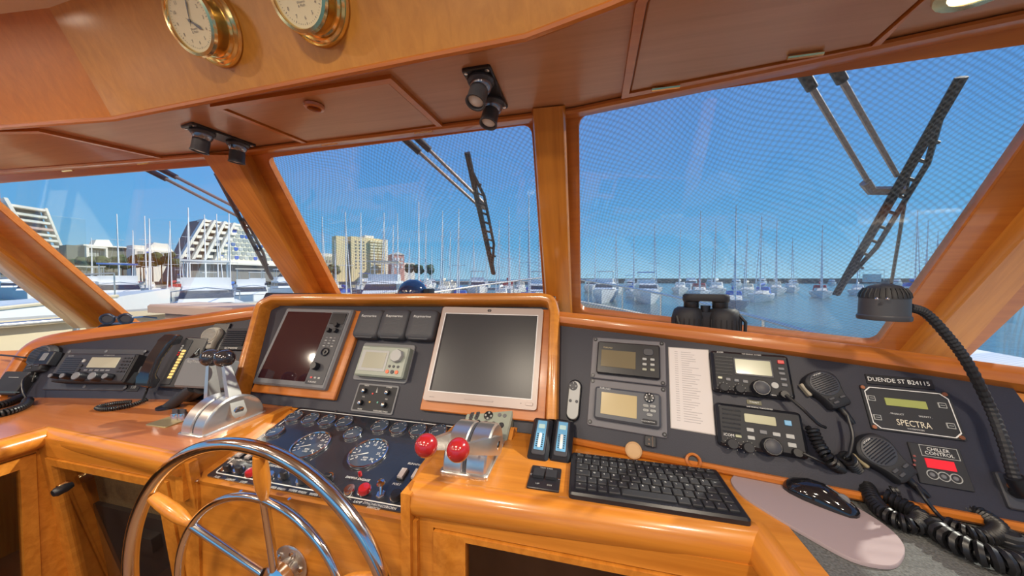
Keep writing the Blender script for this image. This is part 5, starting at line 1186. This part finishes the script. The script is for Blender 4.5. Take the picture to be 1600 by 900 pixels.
def motor_parts(cov):
    P = []
    P.append(('hull', hull_mesh(11, 3.8, 1.7, .9).mesh('hull', HULLW))); P.append(('cabin', MB().loops([[(-4, -1.5, 1.7), (2.6, -1.3, 1.9), (2.6, 1.3, 1.9), (-4, 1.5, 1.7)], [(-3.8, -1.4, 2.9), (1.2, -1.1, 2.9), (1.2, 1.1, 2.9), (-3.8, 1.4, 2.9)]]).mesh('cabin', HULLW)))
    P.append(('window_band', MB().loops([[(-3.4, -1.52, 2.1), (2.25, -1.28, 2.2), (2.25, 1.28, 2.2), (-3.4, 1.52, 2.1)], [(-3.4, -1.46, 2.65), (1.55, -1.19, 2.65), (1.55, 1.19, 2.65), (-3.4, 1.46, 2.65)]]).mesh('window_band', WINB)))
    P.append(('flybridge', MB().box(-3.2, .4, -1.2, 1.2, 2.9, 3.5).mesh('flybridge', HULLW))); P.append(('bimini', MB().box(-3.0, -.2, -1.25, 1.25, 4.6, 4.7).mesh('bimini', COVER[cov])))
    P.append(('bimini_poles', MB().cyl((-2.9, -1.1, 3.4), (-2.9, -1.1, 4.6), .03).cyl((-2.9, 1.1, 3.4), (-2.9, 1.1, 4.6), .03).cyl((-.3, 1.1, 3.4), (-.3, 1.1, 4.6), .03).cyl((-.3, -1.1, 3.4), (-.3, -1.1, 4.6), .03).mesh('bimini_poles', BRUSH)))
    P.append(('bow_rail', MB().tube([(1.5, -1.6, 2.0), (1.5, -1.6, 2.6), (5.2, 0, 2.9), (1.5, 1.6, 2.6), (1.5, 1.6, 2.0)], .03, 5).mesh('bow_rail', BRUSH)))
    return P
MP = {c: motor_parts(c) for c in ('cream', 'blue', 'white')}; MC = 0
for px_, d in ((945, 46), (1012, 52), (1075, 75), (135, 40), (60, 36), (250, 52), (420, 48), (560, 44), (690, 42), (790, 38), (870, 60), (20, 52), (-60, 30), (330, 70), (1150, 120), (1240, 130), (630, 60), (500, 66), (170, 38), (210, 44), (300, 34), (370, 38), (455, 36), (535, 42), (585, 36), (650, 34), (725, 44), (760, 50), (830, 33), (100, 46), (925, 70), (985, 90), (1110, 150), (1190, 160), (1300, 165), (1400, 150)):
    for tr in range(30):
        p = atd((px_+rb.uniform(-4, 4)*tr*.5, 436), d*(1+.02*tr*rb.uniform(-1, 1.6)))
        if free(p.x, p.y, 3.2): break
    else: continue
    BERTH.append((p.x, p.y, 3.2)); rz = atan2(p.y, p.x)+pi+rb.uniform(-.14, .14)
    MC += 1; cov = ('cream', 'white', 'blue', 'white')[MC % 4]
    place('motor_yacht', 'white motor yacht with flybridge and %s awning moored in the harbour' % cov, 'motorboat', MP[cov], (p.x, p.y, WATER), rz, rb.uniform(.85, 1.05), 'white motor yachts with %s awnings' % cov)
# neighbour lying alongside
T = Thing('neighbour_boat', 'large white boat with dark rubbing strakes lying alongside to port', 'motorboat', PC, o=(-12.5, -2.0, WATER-.45))
T.add('hull', MB().loops([[(-1.9*w_, y, 2.85+.5*(max(0, y)/9)**2), (-1.7*w_, y, .2), (-1.2*w_, y, -.4), (1.2*w_, y, -.4), (1.7*w_, y, .2), (1.9*w_, y, 2.85+.5*(max(0, y)/9)**2)] for y, w_ in ((-6, 1), (-2, 1.05), (2, 1.0), (5, .82), (7.5, .5), (9, .06))]), HULLW)
for z in (2.3, 2.45): T.add('rubbing_strake', MB().tube([(2.0, -6, z), (2.06, -2, z), (1.95, 2, z+.05), (1.60, 5, z+.15), (1.0, 7.5, z+.3)], .03, 6), MGREY)
T.add('toe_rail', MB().tube([(1.9, -6, 2.88), (2.0, -2, 2.88), (1.9, 2, 2.92), (1.56, 5, 3.02), (.95, 7.5, 3.22)], .04, 6), CREAM)
rl = [(1.85, -5, 3.45), (1.9, -2, 3.45), (1.8, 2, 3.5), (1.45, 5, 3.6), (.85, 7.5, 3.8)]
T.add('guard_rail', MB().tube(rl, .018, 6), BRUSH)
for x, y, z in rl: T.add('stanchion', MB().cyl((x, y, z-.6), (x, y, z), .015, .015, 6), BRUSH)
T.add('deckhouse', MB().loops([[(-1.2, -6, 2.8), (1.2, -6, 2.8), (1.1, 2.5, 2.9), (-1.1, 2.5, 2.9)], [(-1.1, -6, 3.4), (1.1, -6, 3.4), (1.0, 1.6, 3.4), (-1.0, 1.6, 3.4)]]), GEL)
# ================================================================== buildings and trees ashore
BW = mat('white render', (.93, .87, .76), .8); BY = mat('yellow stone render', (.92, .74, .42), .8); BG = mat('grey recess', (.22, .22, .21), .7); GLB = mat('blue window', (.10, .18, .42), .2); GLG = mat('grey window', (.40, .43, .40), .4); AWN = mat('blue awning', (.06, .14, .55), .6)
def bld(name, label, px, dist, turn=0):
    """a building whose front faces the harbour mouth side; K squares its width to the turned front"""
    global K
    o = atd(px, dist); th = atan2(px[0]-800, F); al = -th+radians(turn); K = cos(th)/cos(al+th)
    fh = Vector((FW.x, FW.y, 0)).normalized()
    return Thing(name, label, 'building', Plane(o, R=(RT*cos(al)+fh*sin(al)).normalized(), U=ZV.copy()))
# left terraced pyramid
D = 170; S = D/F
T = bld('terraced_apartments', 'white stepped pyramid apartment block with balcony slabs behind the port corner post', (70, 436), D, 10)
X = lambda p: (p-70)*S*K; Yp = lambda p: (436-p)*S
edge = [(76, 327), (78, 338), (83, 347), (88, 357), (93, 366), (95, 374), (99, 383), (103, 393), (109, 403), (112, 412)]
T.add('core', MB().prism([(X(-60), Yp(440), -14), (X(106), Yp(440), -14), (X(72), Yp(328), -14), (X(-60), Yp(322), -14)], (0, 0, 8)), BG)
for k, (ex, ey) in enumerate(edge):
    lx = -60
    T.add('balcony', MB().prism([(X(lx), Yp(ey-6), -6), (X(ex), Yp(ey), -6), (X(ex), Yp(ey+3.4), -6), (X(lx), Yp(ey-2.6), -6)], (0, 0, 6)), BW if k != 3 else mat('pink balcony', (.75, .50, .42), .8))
T.add('fin_wall', MB().prism([(X(14), Yp(317), -8), (X(20), Yp(317), -8), (X(44), Yp(360), -8), (X(37), Yp(360), -8)], (0, 0, 9)), BW)
T.add('edge_wall', MB().prism([(X(75), Yp(325), -9), (X(79), Yp(325), -9), (X(114), Yp(415), -9), (X(109), Yp(415), -9)], (0, 0, 9)), BW)
# low white buildings
D = 180; S = D/F
T = bld('clubhouse', 'low dark building with a white frame and rooftop block by the quay', (170, 436), D, 14); X = lambda p: (p-170)*S*K
T.add('block', MB().box(X(112), X(212), Yp(440), Yp(386), -14, -2), mat('dark facade', (.15, .16, .14), .7)); T.add('roof_slab', MB().box(X(134), X(212), Yp(386), Yp(384), -14, 0), BW)
T.add('white_frame', MB().box(X(137), X(141), Yp(403), Yp(386), -2, 1).box(X(137), X(168), Yp(389), Yp(386.5), -2, 1).box(X(166), X(169), Yp(414), Yp(387), -2, 1), BW)
T.add('roof_block', MB().loops([[(X(152), Yp(385), z), (X(184), Yp(385), z), (X(177), Yp(374), z), (X(157), Yp(375), z)] for z in (-12, -4)]), BW)
for k in range(6): T.add('window', MB().box(X(143+k*4), X(146+k*4), Yp(408), Yp(392), -2, -1.6), GLG)
T = bld('terrace_houses', 'cluster of white terraced houses with curved balconies by the quay', (250, 436), D, 16); X = lambda p: (p-250)*S*K
T.add('block', MB().box(X(215), X(292), Yp(440), Yp(391), -14, -1), BW); T.add('upper_block', MB().loops([[(X(234), Yp(391), z), (X(276), Yp(391), z), (X(268), Yp(380), z), (X(246), Yp(379), z)] for z in (-12, -3)]), BW); T.add('side_block', MB().box(X(214), X(232), Yp(400), Yp(385), -12, -2), BW)
for r in range(3):
    for k in range(6): T.add('window', MB().box(X(219+k*12), X(227+k*12), Yp(399.5+r*8), Yp(394+r*8), -1.2, -.8), AWN if (r == 0 and k == 1) else GLG)
# large pyramid with honeycomb windows
D = 165; S = D/F
T = bld('honeycomb_pyramid', 'large cream pyramid apartment block with rows of arched windows', (370, 436), D, 22); X = lambda p: (p-370)*S*K
T.add('core', MB().loops([[(X(296), Yp(440), 0), (X(480), Yp(440), 0), (X(480), Yp(440), -30), (X(296), Yp(440), -30)], [(X(322), Yp(350), -2), (X(402), Yp(350), -2), (X(402), Yp(350), -16), (X(322), Yp(350), -16)]]), BG)
for k in range(4):
    x0, x1 = 320+k*14, 288+k*15
    T.add('raking_wall', MB().prism([(X(x0), Yp(350), .5), (X(x0+4), Yp(350), .5), (X(x1+4), Yp(408), .5), (X(x1), Yp(408), .5)], (0, 0, 3.2)), BW)
    for j in range(6):
        t = (j+.5)/6; xx = x0+(x1-x0)*t+5; T.add('balcony', MB().box(X(xx), X(xx+7), Yp(353+55*t+2), Yp(353+55*t-2), .2, 2.4), BW)
T.add('roof_slab', MB().box(X(320), X(404), Yp(353), Yp(350), -4, 1.2), BW)
FAC = T.add('facade', MB().loops([[(X(362), Yp(352), z), (X(404), Yp(352), z), (X(470), Yp(412), z), (X(332), Yp(412), z)] for z in (-1, 1.0)]), mat('cream honeycomb', (.95, .89, .70), .8))
arch = [(-.42, .42), (.42, .42), (.42, -.12), (.25, -.38), (-.25, -.38), (-.42, -.12)]
AR = {}
for mname, mm in (('b', AWN), ('g', GLG), ('d', GLB), ('p', mat('pale shutter', (.55, .58, .55), .6))): AR[mname] = MB().prism([(x*7.6*S*K, y*6.6*S, 0) for x, y in arch], (0, 0, .35)).mesh('window', mm)
rw = random.Random(5)
for r in range(8):
    yy = 356+r*6.7; xl, xr = 366-(yy-352)*.5, 400+(yy-352)*1.05; n = int((xr-xl)/7.6)
    for k in range(n):
        o = link('window', AR[rw.choice('bggdgpgp')], FAC); o.location = (X(xl+6+k*7.6), Yp(yy), .85)
T.add('arcade', MB().box(X(292), X(470), Yp(414), Yp(411), -2, 3), BW)
# yellow tower
D = 200; S = D/F
T = bld('tower_block', 'tall sandy yellow apartment tower with columns of balconies', (568, 436), D, 24); X = lambda p: (p-568)*S*K
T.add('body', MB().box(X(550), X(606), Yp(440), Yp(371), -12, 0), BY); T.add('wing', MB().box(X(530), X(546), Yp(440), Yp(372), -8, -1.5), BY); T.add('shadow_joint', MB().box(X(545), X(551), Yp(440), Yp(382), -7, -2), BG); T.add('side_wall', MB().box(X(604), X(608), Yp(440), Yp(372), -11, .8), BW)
T.add('roof_plant', MB().box(X(576), X(590), Yp(371), Yp(366), -12, -4), BW)
bl = MB().box(-2.6*S*K, 2.6*S*K, -1.9*S, 1.0*S, 0, 1.6).mesh('balcony', mat('pale yellow balcony', (.90, .80, .52), .7))
for c_ in range(4):
    for r in range(11): o = link('balcony', bl, T.e); o.location = (X(580.5+c_*6.3), Yp(376+r*4.4), 0)
for r in range(9):
    for c_ in range(3): T.add('window', MB().box(X(556+c_*6), X(558+c_*6), Yp(380+r*5), Yp(377.5+r*5), 0, .15), BG)
T = bld('red_roofed_houses', 'small red and white houses beyond the tower', (625, 436), D, 20); X = lambda p: (p-625)*S*K
T.add('block', MB().box(X(615), X(632), Yp(440), Yp(398), -10, 0), mat('salmon render', (.70, .36, .30), .8)); T.add('side_block', MB().box(X(630), X(650), Yp(440), Yp(410), -10, -1), BW); T.add('roof', MB().prism([(X(614), Yp(398), -10), (X(633), Yp(398), -10), (X(623), Yp(394), -10)], (0, 0, 10.4)), BW)
for r in range(3):
    for c_ in range(3): T.add('window', MB().box(X(617+c_*5), X(619.5+c_*5), Yp(407+r*6), Yp(403+r*6), 0, .2), WHITE)
T = bld('distant_flats', 'pale low flats left of the yellow tower', (512, 436), 215, 20); X = lambda p: (p-512)*S*K
T.add('block', MB().box(X(488), X(530), Yp(440), Yp(398), -10, 0), mat('pale olive render', (.55, .55, .42), .8)); T.add('upper_block', MB().box(X(498), X(524), Yp(398), Yp(393), -10, -1), BW)
for r in range(3):
    for c_ in range(6): T.add('window', MB().box(X(492+c_*6), X(495+c_*6), Yp(408+r*7), Yp(404+r*7), 0, .2), GLG)
LEAF = mat('dark foliage', (.05, .085, .03), .8, var=.6, vs_=.9); TRK = mat('tree trunk', (.12, .08, .05), .9)
def tree(px_, top, d, w_):
    base = atd((px_, 436), d); base.z = WATER+1.6; hgt = (436-top)/F*d-WATER-1.6
    T = Thing('quay_tree', 'dark green round-headed tree on the quay', 'tree', Plane(base, R=RT.copy(), U=ZV.copy()), group='trees on the quay')
    mb = MB(); r_ = random.Random(int(px_*7+d))
    for k in range(7): mb.sphere((r_.uniform(-w_, w_)*.6, hgt*r_.uniform(.55, .82), r_.uniform(-w_, w_)*.4), w_*r_.uniform(.45, .7), 10)
    for i, v in enumerate(mb.v):
        q = Vector(v); n_ = noise.noise(q*.9)*.6; c_ = Vector((0, hgt*.7, 0)); mb.v[i] = tuple(q+(q-c_).normalized()*n_)
    T.add('crown', mb, LEAF); T.add('trunk', MB().cyl((0, 0, 0), (0, hgt*.7, 0), .25, .15, 7), TRK)
for i in range(13): tree(108+i*13+(i*37 % 9), 400-(i*29 % 14), 132+(i*17 % 20), 2.8)
for px_ in (492, 506, 520, 640, 655, 672): tree(px_, 411, 185, 3.0)
T = Thing('breakwater_hut', 'small pale hut and lattice on the breakwater', 'building', Plane(atd((1365, 436), 205), R=RT.copy(), U=ZV.copy())); T.add('hut', MB().box(-4, 5, -2, 3.2, -3, 0), BW); T.add('roof', MB().box(-9, 9, 5.8, 6.1, -3, 0), BRUSH); T.add('posts', MB().cyl((-8, -1, -1), (-8, 6, -1), .15).cyl((8, -1, -1), (8, 6, -1), .15), BRUSH)
